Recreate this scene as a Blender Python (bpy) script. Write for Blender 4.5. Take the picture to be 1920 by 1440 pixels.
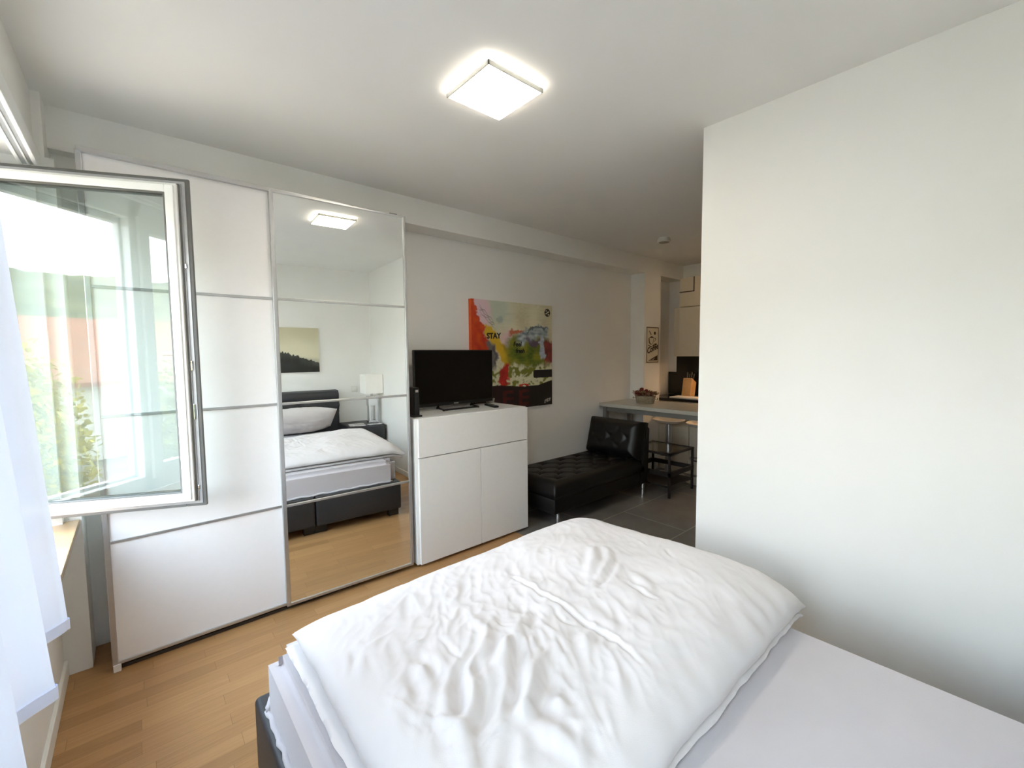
import bpy, bmesh, math, random
import numpy as np
from mathutils import Vector, Matrix, noise

for _o in list(bpy.data.objects):
    bpy.data.objects.remove(_o, do_unlink=True)
SC = bpy.context.scene
COL = SC.collection
rnd = random.Random(7)

# ------------------------------------------------------------------ camera
def s2l(c):
    return c / 12.92 if c <= 0.04045 else ((c + 0.055) / 1.055) ** 2.4

def rgb(r, g, b):
    return (s2l(r / 255), s2l(g / 255), s2l(b / 255), 1.0)

CAM_H = 1.46
cam_d = bpy.data.cameras.new('camera')
cam = bpy.data.objects.new('camera', cam_d)
COL.objects.link(cam)
cam_d.sensor_fit = 'HORIZONTAL'
cam_d.sensor_width = 36.0
cam_d.lens = 814.9 / 1920 * 36.0
cam_d.clip_start = 0.02
cam_d.clip_end = 2000
_y, _p, _r = math.radians(40.900), math.radians(3.898), math.radians(-0.509)
fwd = Vector((math.sin(_y) * math.cos(_p), math.cos(_y) * math.cos(_p), -math.sin(_p)))
rt = Vector((math.cos(_y), -math.sin(_y), 0))
up = rt.cross(fwd)
R = math.cos(_r) * rt + math.sin(_r) * up
U = -math.sin(_r) * rt + math.cos(_r) * up
M = Matrix((R, U, -fwd)).transposed().to_4x4()
M.translation = Vector((0, 0, CAM_H))
cam.matrix_world = M
SC.camera = cam

# ------------------------------------------------------------------ world, sun, exposure
SC.view_settings.view_transform = 'Standard'
SC.view_settings.look = 'None'
SC.view_settings.gamma = 1.0
SC.view_settings.use_curve_mapping = False
SC.view_settings.exposure = 0.88
SC.cycles.use_denoising = True
SC.cycles.max_bounces = 14
SC.cycles.diffuse_bounces = 8
SC.cycles.glossy_bounces = 6
SC.cycles.transmission_bounces = 8
SC.cycles.transparent_max_bounces = 24
SC.cycles.sample_clamp_indirect = 6.0
SC.cycles.caustics_refractive = False
SC.cycles.caustics_reflective = True
SC.cycles.blur_glossy = 0.5

SKY = 10.5
w = bpy.data.worlds.new('sky')
SC.world = w
w.use_nodes = True
nt = w.node_tree
nt.nodes.clear()
out = nt.nodes.new('ShaderNodeOutputWorld')
bg = nt.nodes.new('ShaderNodeBackground')
geo = nt.nodes.new('ShaderNodeTexCoord')
sep = nt.nodes.new('ShaderNodeSeparateXYZ')
ramp = nt.nodes.new('ShaderNodeValToRGB')
ramp.color_ramp.elements[0].position = 0.02
ramp.color_ramp.elements[0].color = (1.0, 0.98, 0.955, 1)
ramp.color_ramp.elements[1].position = 0.55
ramp.color_ramp.elements[1].color = (0.63, 0.795, 1.0, 1)
nt.links.new(geo.outputs['Generated'], sep.inputs[0])
nt.links.new(sep.outputs['Z'], ramp.inputs[0])
nt.links.new(ramp.outputs[0], bg.inputs[0])
bg.inputs[1].default_value = SKY
nt.links.new(bg.outputs[0], out.inputs[0])

sun_d = bpy.data.lights.new('sun', 'SUN')
sun_d.energy = 6.5
sun_d.angle = math.radians(0.6)
sun_d.color = (1.0, 0.93, 0.80)
sun = bpy.data.objects.new('sun', sun_d)
COL.objects.link(sun)
SUN_DIR = Vector((0.20, 0.24, -1.0)).normalized()
sun.rotation_euler = SUN_DIR.to_track_quat('-Z', 'Y').to_euler()
sun.location = (-6, -8, 14)

# ------------------------------------------------------------------ materials
MATS = {}

def mat(name, col, rough=0.5, metal=0.0, spec=0.5, var=0.04, scale=30.0, bump=0.0, bscale=200.0, trans=0.0, coat=0.0, sheen=0.0):
    if name in MATS:
        return MATS[name]
    m = bpy.data.materials.new(name)
    m.use_nodes = True
    t = m.node_tree
    b = t.nodes['Principled BSDF']
    tc = t.nodes.new('ShaderNodeTexCoord')
    nz = t.nodes.new('ShaderNodeTexNoise')
    nz.inputs['Scale'].default_value = scale
    nz.inputs['Detail'].default_value = 3
    t.links.new(tc.outputs['Object'], nz.inputs['Vector'])
    cr = t.nodes.new('ShaderNodeValToRGB')
    c0 = [max(0, x * (1 - var)) for x in col[:3]] + [1]
    c1 = [min(1, x * (1 + var)) for x in col[:3]] + [1]
    cr.color_ramp.elements[0].position = 0.3
    cr.color_ramp.elements[1].position = 0.7
    cr.color_ramp.elements[0].color = c0
    cr.color_ramp.elements[1].color = c1
    t.links.new(nz.outputs['Fac'], cr.inputs[0])
    t.links.new(cr.outputs[0], b.inputs['Base Color'])
    b.inputs['Roughness'].default_value = rough
    b.inputs['Metallic'].default_value = metal
    b.inputs['Specular IOR Level'].default_value = spec
    b.inputs['Coat Weight'].default_value = coat
    b.inputs['Sheen Weight'].default_value = sheen
    if trans:
        b.inputs['Transmission Weight'].default_value = trans
    if bump:
        nb = t.nodes.new('ShaderNodeTexNoise')
        nb.inputs['Scale'].default_value = bscale
        nb.inputs['Detail'].default_value = 4
        bp = t.nodes.new('ShaderNodeBump')
        bp.inputs['Strength'].default_value = bump
        bp.inputs['Distance'].default_value = 0.003
        t.links.new(tc.outputs['Object'], nb.inputs['Vector'])
        t.links.new(nb.outputs['Fac'], bp.inputs['Height'])
        t.links.new(bp.outputs[0], b.inputs['Normal'])
    MATS[name] = m
    return m

def emit(name, col, strength):
    m = bpy.data.materials.new(name)
    m.use_nodes = True
    t = m.node_tree
    t.nodes.clear()
    o = t.nodes.new('ShaderNodeOutputMaterial')
    e = t.nodes.new('ShaderNodeEmission')
    e.inputs[0].default_value = col
    e.inputs[1].default_value = strength
    t.links.new(e.outputs[0], o.inputs[0])
    return m

def glass_pane(name, refl, tint=(1, 1, 1, 1)):
    """thin architectural glazing: lets light straight through, mirrors a share of it"""
    m = bpy.data.materials.new(name)
    m.use_nodes = True
    t = m.node_tree
    t.nodes.clear()
    o = t.nodes.new('ShaderNodeOutputMaterial')
    tr = t.nodes.new('ShaderNodeBsdfTransparent')
    tr.inputs[0].default_value = tint
    gl = t.nodes.new('ShaderNodeBsdfGlossy')
    gl.inputs['Roughness'].default_value = 0.0
    mx = t.nodes.new('ShaderNodeMixShader')
    lw = t.nodes.new('ShaderNodeLayerWeight')
    pw = t.nodes.new('ShaderNodeMath')
    pw.operation = 'POWER'
    pw.inputs[1].default_value = 5.0
    fr = t.nodes.new('ShaderNodeMath')
    fr.operation = 'MULTIPLY_ADD'
    fr.inputs[1].default_value = 0.96
    fr.inputs[2].default_value = 0.04
    t.links.new(lw.outputs['Facing'], pw.inputs[0])
    t.links.new(pw.outputs[0], fr.inputs[0])
    mm = t.nodes.new('ShaderNodeMath')
    mm.operation = 'MULTIPLY'
    mm.use_clamp = True
    mm.inputs[1].default_value = refl
    t.links.new(fr.outputs[0], mm.inputs[0])
    t.links.new(mm.outputs[0], mx.inputs[0])
    t.links.new(tr.outputs[0], mx.inputs[1])
    t.links.new(gl.outputs[0], mx.inputs[2])
    t.links.new(mx.outputs[0], o.inputs[0])
    return m

def wood_floor():
    m = bpy.data.materials.new('oak_strip_parquet')
    m.use_nodes = True
    t = m.node_tree
    L = t.links
    b = t.nodes['Principled BSDF']
    tc = t.nodes.new('ShaderNodeTexCoord')
    sx = t.nodes.new('ShaderNodeSeparateXYZ')
    L.new(tc.outputs['Object'], sx.inputs[0])
    def mth(op, a, bb=None, c=None):
        n = t.nodes.new('ShaderNodeMath')
        n.operation = op
        for i, v in enumerate((a, bb, c)):
            if v is None:
                continue
            if isinstance(v, (int, float)):
                n.inputs[i].default_value = v
            else:
                L.new(v, n.inputs[i])
        return n.outputs[0]
    W, LN = 0.068, 0.52
    row = mth('FLOOR', mth('DIVIDE', sx.outputs['Y'], W))
    wn = t.nodes.new('ShaderNodeTexWhiteNoise')
    wn.noise_dimensions = '1D'
    L.new(row, wn.inputs['W'])
    off = mth('ADD', mth('MULTIPLY', wn.outputs['Value'], LN * 0.16), mth('MULTIPLY', mth('MODULO', mth('ADD', row, 100.0), 2.0), LN * 0.5))
    xs = mth('DIVIDE', mth('ADD', sx.outputs['X'], off), LN)
    colm = mth('FLOOR', xs)
    cmb = t.nodes.new('ShaderNodeCombineXYZ')
    L.new(row, cmb.inputs[0])
    L.new(colm, cmb.inputs[1])
    wn2 = t.nodes.new('ShaderNodeTexWhiteNoise')
    wn2.noise_dimensions = '2D'
    L.new(cmb.outputs[0], wn2.inputs['Vector'])
    cr = t.nodes.new('ShaderNodeValToRGB')
    e = cr.color_ramp.elements
    e[0].position = 0.0
    e[0].color = rgb(164, 124, 80)
    e[1].position = 1.0
    e[1].color = rgb(184, 143, 96)
    k = e.new(0.35); k.color = rgb(171, 130, 85)
    k = e.new(0.7); k.color = rgb(177, 136, 90)
    L.new(wn2.outputs['Value'], cr.inputs[0])
    # grain stretched along the strips, shifted per strip
    mp = t.nodes.new('ShaderNodeMapping')
    mp.inputs['Scale'].default_value = (3.0, 60.0, 1)
    ad = t.nodes.new('ShaderNodeVectorMath')
    L.new(tc.outputs['Object'], ad.inputs[0])
    L.new(wn2.outputs['Color'], ad.inputs[1])
    L.new(ad.outputs[0], mp.inputs[0])
    nz = t.nodes.new('ShaderNodeTexNoise')
    nz.inputs['Scale'].default_value = 2.0
    nz.inputs['Detail'].default_value = 6
    L.new(mp.outputs[0], nz.inputs['Vector'])
    mx = t.nodes.new('ShaderNodeMix')
    mx.data_type = 'RGBA'
    mx.blend_type = 'MULTIPLY'
    mx.inputs[0].default_value = 0.35
    g = t.nodes.new('ShaderNodeValToRGB')
    g.color_ramp.elements[0].position = 0.3
    g.color_ramp.elements[0].color = (0.6, 0.52, 0.42, 1)
    g.color_ramp.elements[1].position = 0.65
    g.color_ramp.elements[1].color = (1, 1, 1, 1)
    L.new(nz.outputs['Fac'], g.inputs[0])
    L.new(cr.outputs[0], mx.inputs[6])
    L.new(g.outputs[0], mx.inputs[7])
    # joints
    fy = mth('FRACT', mth('DIVIDE', sx.outputs['Y'], W))
    fx = mth('FRACT', xs)
    jy = mth('LESS_THAN', fy, 0.022)
    jx = mth('LESS_THAN', fx, 0.004)
    j = mth('MULTIPLY', mth('MAXIMUM', jy, jx), 0.45)
    mx2 = t.nodes.new('ShaderNodeMix')
    mx2.data_type = 'RGBA'
    L.new(j, mx2.inputs[0])
    L.new(mx.outputs[2], mx2.inputs[6])
    mx2.inputs[7].default_value = rgb(105, 72, 40)
    L.new(mx2.outputs[2], b.inputs['Base Color'])
    b.inputs['Roughness'].default_value = 0.33
    b.inputs['Specular IOR Level'].default_value = 0.4
    return m

def tile_floor():
    m = bpy.data.materials.new('dark_stone_tiles')
    m.use_nodes = True
    t = m.node_tree
    L = t.links
    b = t.nodes['Principled BSDF']
    tc = t.nodes.new('ShaderNodeTexCoord')
    mp = t.nodes.new('ShaderNodeMapping')
    mp.inputs['Location'].default_value = (0.25, 0.10, 0)
    L.new(tc.outputs['Object'], mp.inputs[0])
    br = t.nodes.new('ShaderNodeTexBrick')
    br.offset = 0.5
    br.inputs['Scale'].default_value = 1.0
    br.inputs['Brick Width'].default_value = 0.9
    br.inputs['Row Height'].default_value = 0.6
    br.inputs['Mortar Size'].default_value = 0.004
    br.inputs['Color1'].default_value = rgb(122, 116, 108)
    br.inputs['Color2'].default_value = rgb(112, 107, 100)
    br.inputs['Mortar'].default_value = rgb(176, 168, 156)
    L.new(mp.outputs[0], br.inputs['Vector'])
    nz = t.nodes.new('ShaderNodeTexNoise')
    nz.inputs['Scale'].default_value = 5
    nz.inputs['Detail'].default_value = 7
    L.new(tc.outputs['Object'], nz.inputs['Vector'])
    mx = t.nodes.new('ShaderNodeMix')
    mx.data_type = 'RGBA'
    mx.blend_type = 'OVERLAY'
    mx.inputs[0].default_value = 0.5
    L.new(br.outputs[0], mx.inputs[6])
    L.new(nz.outputs['Fac'], mx.inputs[7])
    L.new(mx.outputs[2], b.inputs['Base Color'])
    b.inputs['Roughness'].default_value = 0.35
    return m

M_WALL = mat('white_wall_paint', rgb(236, 235, 231), 0.85, spec=0.2, var=0.012, scale=3, bump=0.05, bscale=180)
M_CEIL = mat('white_ceiling_paint', rgb(232, 231, 228), 0.9, spec=0.2, var=0.012, scale=3, bump=0.04, bscale=160)
M_TRIM = mat('white_trim_lacquer', rgb(236, 235, 230), 0.4, var=0.01)
M_WOOD = wood_floor()
M_TILE = tile_floor()
M_WFRAME = mat('white_window_profile', rgb(240, 240, 238), 0.35, var=0.01)
M_GASKET = mat('dark_rubber_gasket', rgb(104, 103, 100), 0.5, var=0.05)
M_STEELG = mat('grey_zinc_hardware', rgb(186, 186, 188), 0.4, metal=0.4, var=0.05)
M_CHROME = mat('chrome', rgb(225, 226, 228), 0.08, metal=1.0, var=0.01)
M_ALU = mat('brushed_aluminium', rgb(196, 196, 196), 0.32, metal=0.85, var=0.03)
M_WHITEF = mat('white_lacquered_board', rgb(238, 237, 234), 0.32, var=0.01)
M_WHITEG = mat('white_painted_glass', rgb(240, 236, 235), 0.26, var=0.008)
M_BLACKP = mat('black_plastic', rgb(14, 14, 15), 0.35, var=0.05)
M_SCREEN = mat('black_tv_screen', rgb(4, 4, 5), 0.12, var=0.02)
M_LEATHER = mat('black_leather', rgb(11, 10, 11), 0.42, spec=0.4, var=0.1, bump=0.25, bscale=260)
M_BEDLEA = mat('anthracite_leatherette', rgb(44, 45, 49), 0.5, var=0.06, bump=0.2, bscale=320)
M_LINEN = mat('white_cotton_bedding', rgb(218, 214, 214), 0.8, spec=0.2, var=0.012, scale=8, bump=0.12, bscale=420, sheen=0.2)
M_SHEET = mat('pale_grey_jersey_sheet', rgb(200, 195, 198), 0.9, spec=0.1, var=0.015, scale=8, bump=0.2, bscale=600, sheen=0.15)
M_PILLOW = mat('beige_cotton_pillowcase', rgb(206, 200, 197), 0.85, spec=0.1, var=0.03, scale=8, bump=0.12, bscale=420)
M_SILL = mat('oiled_oak_sill', rgb(204, 168, 124), 0.22, var=0.12, scale=6, coat=0.6)
M_TABLE = mat('grey_laminate_top', rgb(176, 174, 164), 0.35, var=0.03)
M_TLEG = mat('grey_metal_leg', rgb(128, 128, 126), 0.4, metal=0.5, var=0.03)
M_DARKMET = mat('dark_brown_metal', rgb(34, 27, 25), 0.45, metal=0.3, var=0.06)
M_STOOLW = mat('white_moulded_seat', rgb(236, 226, 210), 0.35, var=0.02)
M_KITCH = mat('beige_kitchen_front', rgb(206, 196, 178), 0.4, var=0.02)
M_GAP = mat('dark_joint_and_rail_shade', rgb(58, 50, 42), 0.7, var=0.05)
M_BLACKST = mat('black_stone_splashback', rgb(18, 18, 19), 0.25, var=0.1)
M_KNIFEW = mat('beech_wood', rgb(196, 152, 100), 0.5, var=0.1, scale=12)
M_WICKER = mat('whitewashed_wicker', rgb(150, 138, 118), 0.8, var=0.25, scale=60)
M_ROSE = mat('dried_red_rose', rgb(104, 34, 30), 0.8, var=0.25, scale=60)
M_LEAFD = mat('dried_leaves', rgb(140, 112, 84), 0.85, var=0.25, scale=40)
M_GREY = mat('light_grey_cable', rgb(170, 166, 160), 0.5)
M_SHADE = mat('white_lamp_shade', rgb(246, 244, 238), 0.8, var=0.01)
M_SOCKET = mat('white_socket_plastic', rgb(222, 222, 216), 0.3, var=0.01)
M_ORANGE_EDGE = mat('orange_canvas_edge', rgb(222, 96, 48), 0.7, var=0.08)
M_CANVAS_EDGE = mat('pale_canvas_edge', rgb(226, 222, 208), 0.8, var=0.05)
M_LEAF = mat('yellow_green_leaves', rgb(182, 170, 62), 0.6, var=0.3, scale=3)
M_LEAF2 = mat('mid_green_leaves', rgb(146, 146, 66), 0.6, var=0.3, scale=3)
M_GRASS = mat('grass_lawn', rgb(124, 112, 98), 0.9, var=0.25, scale=0.6)
M_HILL = mat('wooded_hillside', rgb(104, 100, 66), 0.95, var=0.45, scale=0.12)
M_PLASTER = mat('cream_house_plaster', rgb(206, 200, 184), 0.85, var=0.03)
M_ROOF = mat('terracotta_roof_tiles', rgb(158, 104, 76), 0.8, var=0.18, scale=2)
M_SHUT = mat('brown_shutter_wood', rgb(128, 92, 66), 0.7, var=0.1)
M_BARK = mat('brown_bark', rgb(96, 76, 58), 0.9, var=0.2)
M_GLASS_SASH = glass_pane('double_glazing', 2.1, (0.84, 0.885, 0.87, 1))
M_GLASS_FIX = glass_pane('double_glazing_fixed', 1.8, (0.95, 0.98, 0.97, 1))
M_GLASS_TBL = glass_pane('clear_table_glass', 1.5, (0.90, 0.94, 0.92, 1))

def mirror_mat():
    m = bpy.data.materials.new('silvered_mirror')
    m.use_nodes = True
    b = m.node_tree.nodes['Principled BSDF']
    b.inputs['Base Color'].default_value = (0.90, 0.92, 0.90, 1)
    b.inputs['Metallic'].default_value = 1.0
    b.inputs['Roughness'].default_value = 0.0
    return m
M_MIRROR = mirror_mat()

def curtain_mat():
    m = bpy.data.materials.new('sheer_white_voile')
    m.use_nodes = True
    t = m.node_tree
    t.nodes.clear()
    o = t.nodes.new('ShaderNodeOutputMaterial')
    d = t.nodes.new('ShaderNodeBsdfDiffuse')
    d.inputs[0].default_value = rgb(228, 234, 250)
    tl = t.nodes.new('ShaderNodeBsdfTranslucent')
    tl.inputs[0].default_value = rgb(232, 236, 250)
    tp = t.nodes.new('ShaderNodeBsdfTransparent')
    a = t.nodes.new('ShaderNodeMixShader')
    a.inputs[0].default_value = 0.065
    b = t.nodes.new('ShaderNodeMixShader')
    tc = t.nodes.new('ShaderNodeTexCoord')
    wv = t.nodes.new('ShaderNodeTexNoise')
    wv.inputs['Scale'].default_value = 400
    mp = t.nodes.new('ShaderNodeMapRange')
    mp.inputs[3].default_value = 0.01
    mp.inputs[4].default_value = 0.03
    t.links.new(tc.outputs['Object'], wv.inputs['Vector'])
    t.links.new(wv.outputs['Fac'], mp.inputs[0])
    t.links.new(d.outputs[0], a.inputs[1])
    t.links.new(tl.outputs[0], a.inputs[2])
    t.links.new(mp.outputs[0], b.inputs[0])
    t.links.new(a.outputs[0], b.inputs[1])
    t.links.new(tp.outputs[0], b.inputs[2])
    t.links.new(b.outputs[0], o.inputs[0])
    return m
M_CURT = curtain_mat()

def attr_mat(name, rough=0.55):
    m = bpy.data.materials.new(name)
    m.use_nodes = True
    t = m.node_tree
    b = t.nodes['Principled BSDF']
    a = t.nodes.new('ShaderNodeVertexColor')
    a.layer_name = 'paint'
    tc = t.nodes.new('ShaderNodeTexCoord')
    nz = t.nodes.new('ShaderNodeTexNoise')
    nz.inputs['Scale'].default_value = 25
    nz.inputs['Detail'].default_value = 6
    t.links.new(tc.outputs['Object'], nz.inputs['Vector'])
    bp = t.nodes.new('ShaderNodeBump')
    bp.inputs['Strength'].default_value = 0.2
    bp.inputs['Distance'].default_value = 0.004
    t.links.new(nz.outputs['Fac'], bp.inputs['Height'])
    t.links.new(bp.outputs[0], b.inputs['Normal'])
    t.links.new(a.outputs[0], b.inputs['Base Color'])
    b.inputs['Roughness'].default_value = rough
    return m

# ------------------------------------------------------------------ mesh helpers
def box(bm, lo, hi, bev=0.0, seg=2):
    t = bmesh.new()
    lo, hi = Vector(lo), Vector(hi)
    bmesh.ops.create_cube(t, size=1.0)
    for v in t.verts:
        v.co = Vector(((lo[i] + hi[i]) / 2 + v.co[i] * (hi[i] - lo[i]) for i in range(3)))
    if bev > 0:
        bmesh.ops.bevel(t, geom=t.edges[:], offset=bev, segments=seg, profile=0.5, affect='EDGES')
    merge(bm, t)

def merge(bm, t):
    me = bpy.data.meshes.new('tmp')
    t.to_mesh(me)
    t.free()
    bm.from_mesh(me)
    bpy.data.meshes.remove(me)

def cyl(bm, p0, p1, r0, r1=None, seg=20, caps=True):
    r1 = r0 if r1 is None else r1
    p0, p1 = Vector(p0), Vector(p1)
    q = (p1 - p0).to_track_quat('Z', 'Y')
    a, b = [], []
    for i in range(seg):
        d = q @ Vector((math.cos(2 * math.pi * i / seg), math.sin(2 * math.pi * i / seg), 0))
        a.append(bm.verts.new(p0 + d * r0))
        b.append(bm.verts.new(p1 + d * r1))
    for i in range(seg):
        j = (i + 1) % seg
        bm.faces.new((a[i], a[j], b[j], b[i]))
    if caps:
        bm.faces.new(a[::-1])
        bm.faces.new(b)

def lathe(bm, c, prof, seg=28):
    """prof: (r, z) from bottom to top, closed at the ends"""
    c = Vector(c)
    rings = []
    for r, z in prof:
        rings.append([bm.verts.new(c + Vector((max(r, 1e-4) * math.cos(2 * math.pi * i / seg), max(r, 1e-4) * math.sin(2 * math.pi * i / seg), z))) for i in range(seg)])
    for a, b in zip(rings, rings[1:]):
        for i in range(seg):
            j = (i + 1) % seg
            bm.faces.new((a[i], a[j], b[j], b[i]))
    bm.faces.new(rings[0][::-1])
    bm.faces.new(rings[-1])

def tube(bm, pts, r, seg=8):
    pts = [Vector(p) for p in pts]
    rings = []
    for i, p in enumerate(pts):
        d = (pts[min(i + 1, len(pts) - 1)] - pts[max(i - 1, 0)]).normalized()
        q = d.to_track_quat('Z', 'Y')
        rings.append([bm.verts.new(p + q @ Vector((r * math.cos(2 * math.pi * k / seg), r * math.sin(2 * math.pi * k / seg), 0))) for k in range(seg)])
    for a, b in zip(rings, rings[1:]):
        for k in range(seg):
            j = (k + 1) % seg
            bm.faces.new((a[k], a[j], b[j], b[k]))
    bm.faces.new(rings[0][::-1])
    bm.faces.new(rings[-1])

def prism(bm, poly, fn):
    """poly: list of 2D points; fn(u, v, k) -> 3D for end k in (0, 1)"""
    a = [bm.verts.new(fn(u, v, 0)) for u, v in poly]
    b = [bm.verts.new(fn(u, v, 1)) for u, v in poly]
    n = len(poly)
    for i in range(n):
        j = (i + 1) % n
        bm.faces.new((a[i], a[j], b[j], b[i]))
    bm.faces.new(a[::-1])
    bm.faces.new(b)

def sheet(bm, nu, nv, fn, close=False):
    g = [[bm.verts.new(fn(i / nu, j / nv)) for j in range(nv + 1)] for i in range(nu + 1)]
    for i in range(nu):
        for j in range(nv):
            bm.faces.new((g[i][j], g[i + 1][j], g[i + 1][j + 1], g[i][j + 1]))
    return g

def obj(name, bm, material, parent=None, smooth=False, angle=None, flip=True):
    if flip:
        bmesh.ops.recalc_face_normals(bm, faces=bm.faces[:])
    me = bpy.data.meshes.new(name)
    if parent is not None:
        inv = world_of(parent).inverted()
        bm.transform(inv)
    bm.to_mesh(me)
    bm.free()
    if smooth:
        me.polygons.foreach_set('use_smooth', [True] * len(me.polygons))
        if angle is not None:
            me.set_sharp_from_angle(angle=math.radians(angle))
    o = bpy.data.objects.new(name, me)
    COL.objects.link(o)
    for mm in (material if isinstance(material, (list, tuple)) else [material]):
        me.materials.append(mm)
    if parent is not None:
        o.parent = parent
    return o

def world_of(o):
    m = Matrix.LocRotScale(o.location, o.rotation_euler, o.scale)
    return world_of(o.parent) @ m if o.parent else m

def tag(o, label, cat, group=None, kind=None):
    if label:
        o['label'] = label
    if cat:
        o['category'] = cat
    if group:
        o['group'] = group
    if kind:
        o['kind'] = kind
    return o

def thing(name, label, cat, loc=(0, 0, 0), rz=0.0, group=None):
    o = bpy.data.objects.new(name, None)
    o.empty_display_size = 0.1
    COL.objects.link(o)
    o.location = loc
    o.rotation_euler = (0, 0, rz)
    return tag(o, label, cat, group)

def struct(name, bm, m, label=None, smooth=False):
    o = obj(name, bm, m, None, smooth)
    o['kind'] = 'structure'
    if label:
        o['label'] = label
        o['category'] = name.split('_')[0]
    return o

def dup(root, loc, label=None, rz=None):
    r = root.copy()
    COL.objects.link(r)
    r.location = loc
    if rz is not None:
        r.rotation_euler = (0, 0, rz)
    if label:
        r['label'] = label
    for ch in list(root.children):
        c = ch.copy()
        COL.objects.link(c)
        c.parent = r
        for g in ch.children:
            d = g.copy()
            COL.objects.link(d)
            d.parent = c
    return r

def B(lo, hi, bev=0.0, seg=2):
    bm = bmesh.new()
    box(bm, lo, hi, bev, seg)
    return bm

def text_bm(txt, size, shear=0.0, extrude=0.001, offset=0.0):
    """lettering as mesh in its own XY plane"""
    cu = bpy.data.curves.new('lettering', 'FONT')
    cu.body = txt
    cu.size = size
    cu.shear = shear
    cu.extrude = extrude
    cu.offset = offset
    cu.resolution_u = 3
    o = bpy.data.objects.new('lettering', cu)
    COL.objects.link(o)
    dg = bpy.context.evaluated_depsgraph_get()
    me = bpy.data.meshes.new_from_object(o.evaluated_get(dg))
    bm = bmesh.new()
    bm.from_mesh(me)
    bpy.data.objects.remove(o, do_unlink=True)
    bpy.data.curves.remove(cu)
    bpy.data.meshes.remove(me)
    return bm

# ------------------------------------------------------------------ room shell
CEIL = 2.60
XW = -0.28          # inner face of the window wall
YB = 3.10           # wall behind wardrobe and television
YR = -0.72          # wall behind the bed head
XP = 2.25           # partition face
XK = 5.52           # kitchen end wall

struct('floor', B((-0.35, YR - 0.05, -0.12), (2.30, YB + 0.05, 0.0)), M_WOOD, 'honey coloured oak strip parquet floor')
struct('floor.001', B((2.30, YR - 0.05, -0.12), (XK + 0.1, YB + 0.05, 0.0)), M_TILE, 'dark grey stone tile floor in the living area')
struct('ceiling', B((XW - 0.4, YR - 0.1, CEIL), (XK + 0.1, YB + 0.1, CEIL + 0.15)), M_CEIL, 'plain white ceiling')

OY0, OY1, OZ0, OZ1 = -0.35, 2.75, 0.72, 2.30     # opening in the window wall
bm = bmesh.new()
XO = -0.56
box(bm, (XO, YR - 0.1, -0.12), (-0.315, YB + 0.1, OZ0 - 0.03))
box(bm, (XO, YR - 0.1, OZ1), (XW, YB + 0.1, CEIL))
box(bm, (XO, YR - 0.1, OZ0 - 0.03), (XW, OY0, OZ1))
box(bm, (XO, OY1, OZ0 - 0.03), (XW, YB + 0.1, OZ1))
struct('wall_left', bm, M_WALL, 'white window wall')
struct('wall_back', B((XW, YB, -0.12), (XK + 0.1, YB + 0.12, CEIL)), M_WALL, 'white wall behind wardrobe and painting')
struct('wall_rear', B((XW, YR - 0.12, -0.12), (XK + 0.1, YR, CEIL)), M_WALL, 'white wall behind the bed head')
struct('wall_partition', B((XP, YR, 0.0), (XP + 0.13, 1.088, CEIL)), M_WALL, 'white partition wall beside the bed')
struct('wall_right', B((XK, YR, -0.12), (XK + 0.12, YB, CEIL)), M_WALL, 'kitchen end wall')
struct('trim_1', B((XW, 2.91, 2.412), (XK, YB, CEIL)), M_WALL, 'boxed white soffit along the ceiling above the wardrobe')
bm = bmesh.new()
box(bm, (-0.315, 2.79, 0.0), (-0.222, 2.99, 2.33))
box(bm, (-0.30, 2.985, 0.0), (-0.150, 3.10, 2.42))
box(bm, (XW, 2.79, 2.33), (-0.25, 2.99, CEIL))
struct('trim_2', bm, M_WALL, 'narrow white pillar at the end of the window wall')
struct('trim_3', B((4.62, 2.91, 0.0), (4.975, YB, 2.412)), M_WALL, 'white column at the end of the back wall')

bm = bmesh.new()
box(bm, (-0.315, YR, 0.0), (-0.301, 2.79, 0.075), 0.003)
struct('baseboard_left', bm, M_TRIM)
bm = bmesh.new()
box(bm, (-0.222, YB - 0.014, 0.0), (4.62, YB, 0.075), 0.003)
struct('baseboard_back', bm, M_TRIM)
bm = bmesh.new()
box(bm, (XP - 0.014, YR, 0.0), (XP, 1.088, 0.06), 0.003)
struct('baseboard_right', bm, M_TRIM)
bm = bmesh.new()
box(bm, (XW + 0.014, YR, 0.0), (XP - 0.014, YR + 0.014, 0.06), 0.003)
struct('baseboard_rear', bm, M_TRIM)

# ------------------------------------------------------------------ window
win = thing('window_1', 'white tilt-and-turn window with one leaf swung open into the room', 'window', (-0.48, 1.2, OZ0))
win['kind'] = 'structure'
FX0, FX1 = -0.535, -0.465
bm = bmesh.new()
FW = 0.06
box(bm, (FX0, OY0, OZ1 - 0.10), (FX1, OY1, OZ1), 0.004)                             # head
box(bm, (FX0, OY0, OZ0), (FX1, OY1, OZ0 + 0.085), 0.004)                            # bottom
box(bm, (FX0, OY1 - FW, OZ0), (FX1, OY1, OZ1), 0.004)                               # far jamb
box(bm, (FX0, OY0, OZ0), (FX1, OY0 + FW, OZ1), 0.004)
box(bm, (FX0, 1.985, OZ0), (FX1, 2.045, OZ1), 0.004)                                # mullions
box(bm, (FX0, 0.82, OZ0), (FX1, 0.92, OZ1), 0.004)
box(bm, (FX0 - 0.02, OY0, OZ1 - 0.13), (FX0 + 0.02, OY1, OZ1), 0.003)               # outer rebate steps
box(bm, (FX0 - 0.02, OY1 - FW - 0.02, OZ0), (FX0 + 0.02, OY1, OZ1), 0.003)
box(bm, (FX0 - 0.02, 1.98, OZ0), (FX0 + 0.02, 2.058, OZ1), 0.003)
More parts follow.
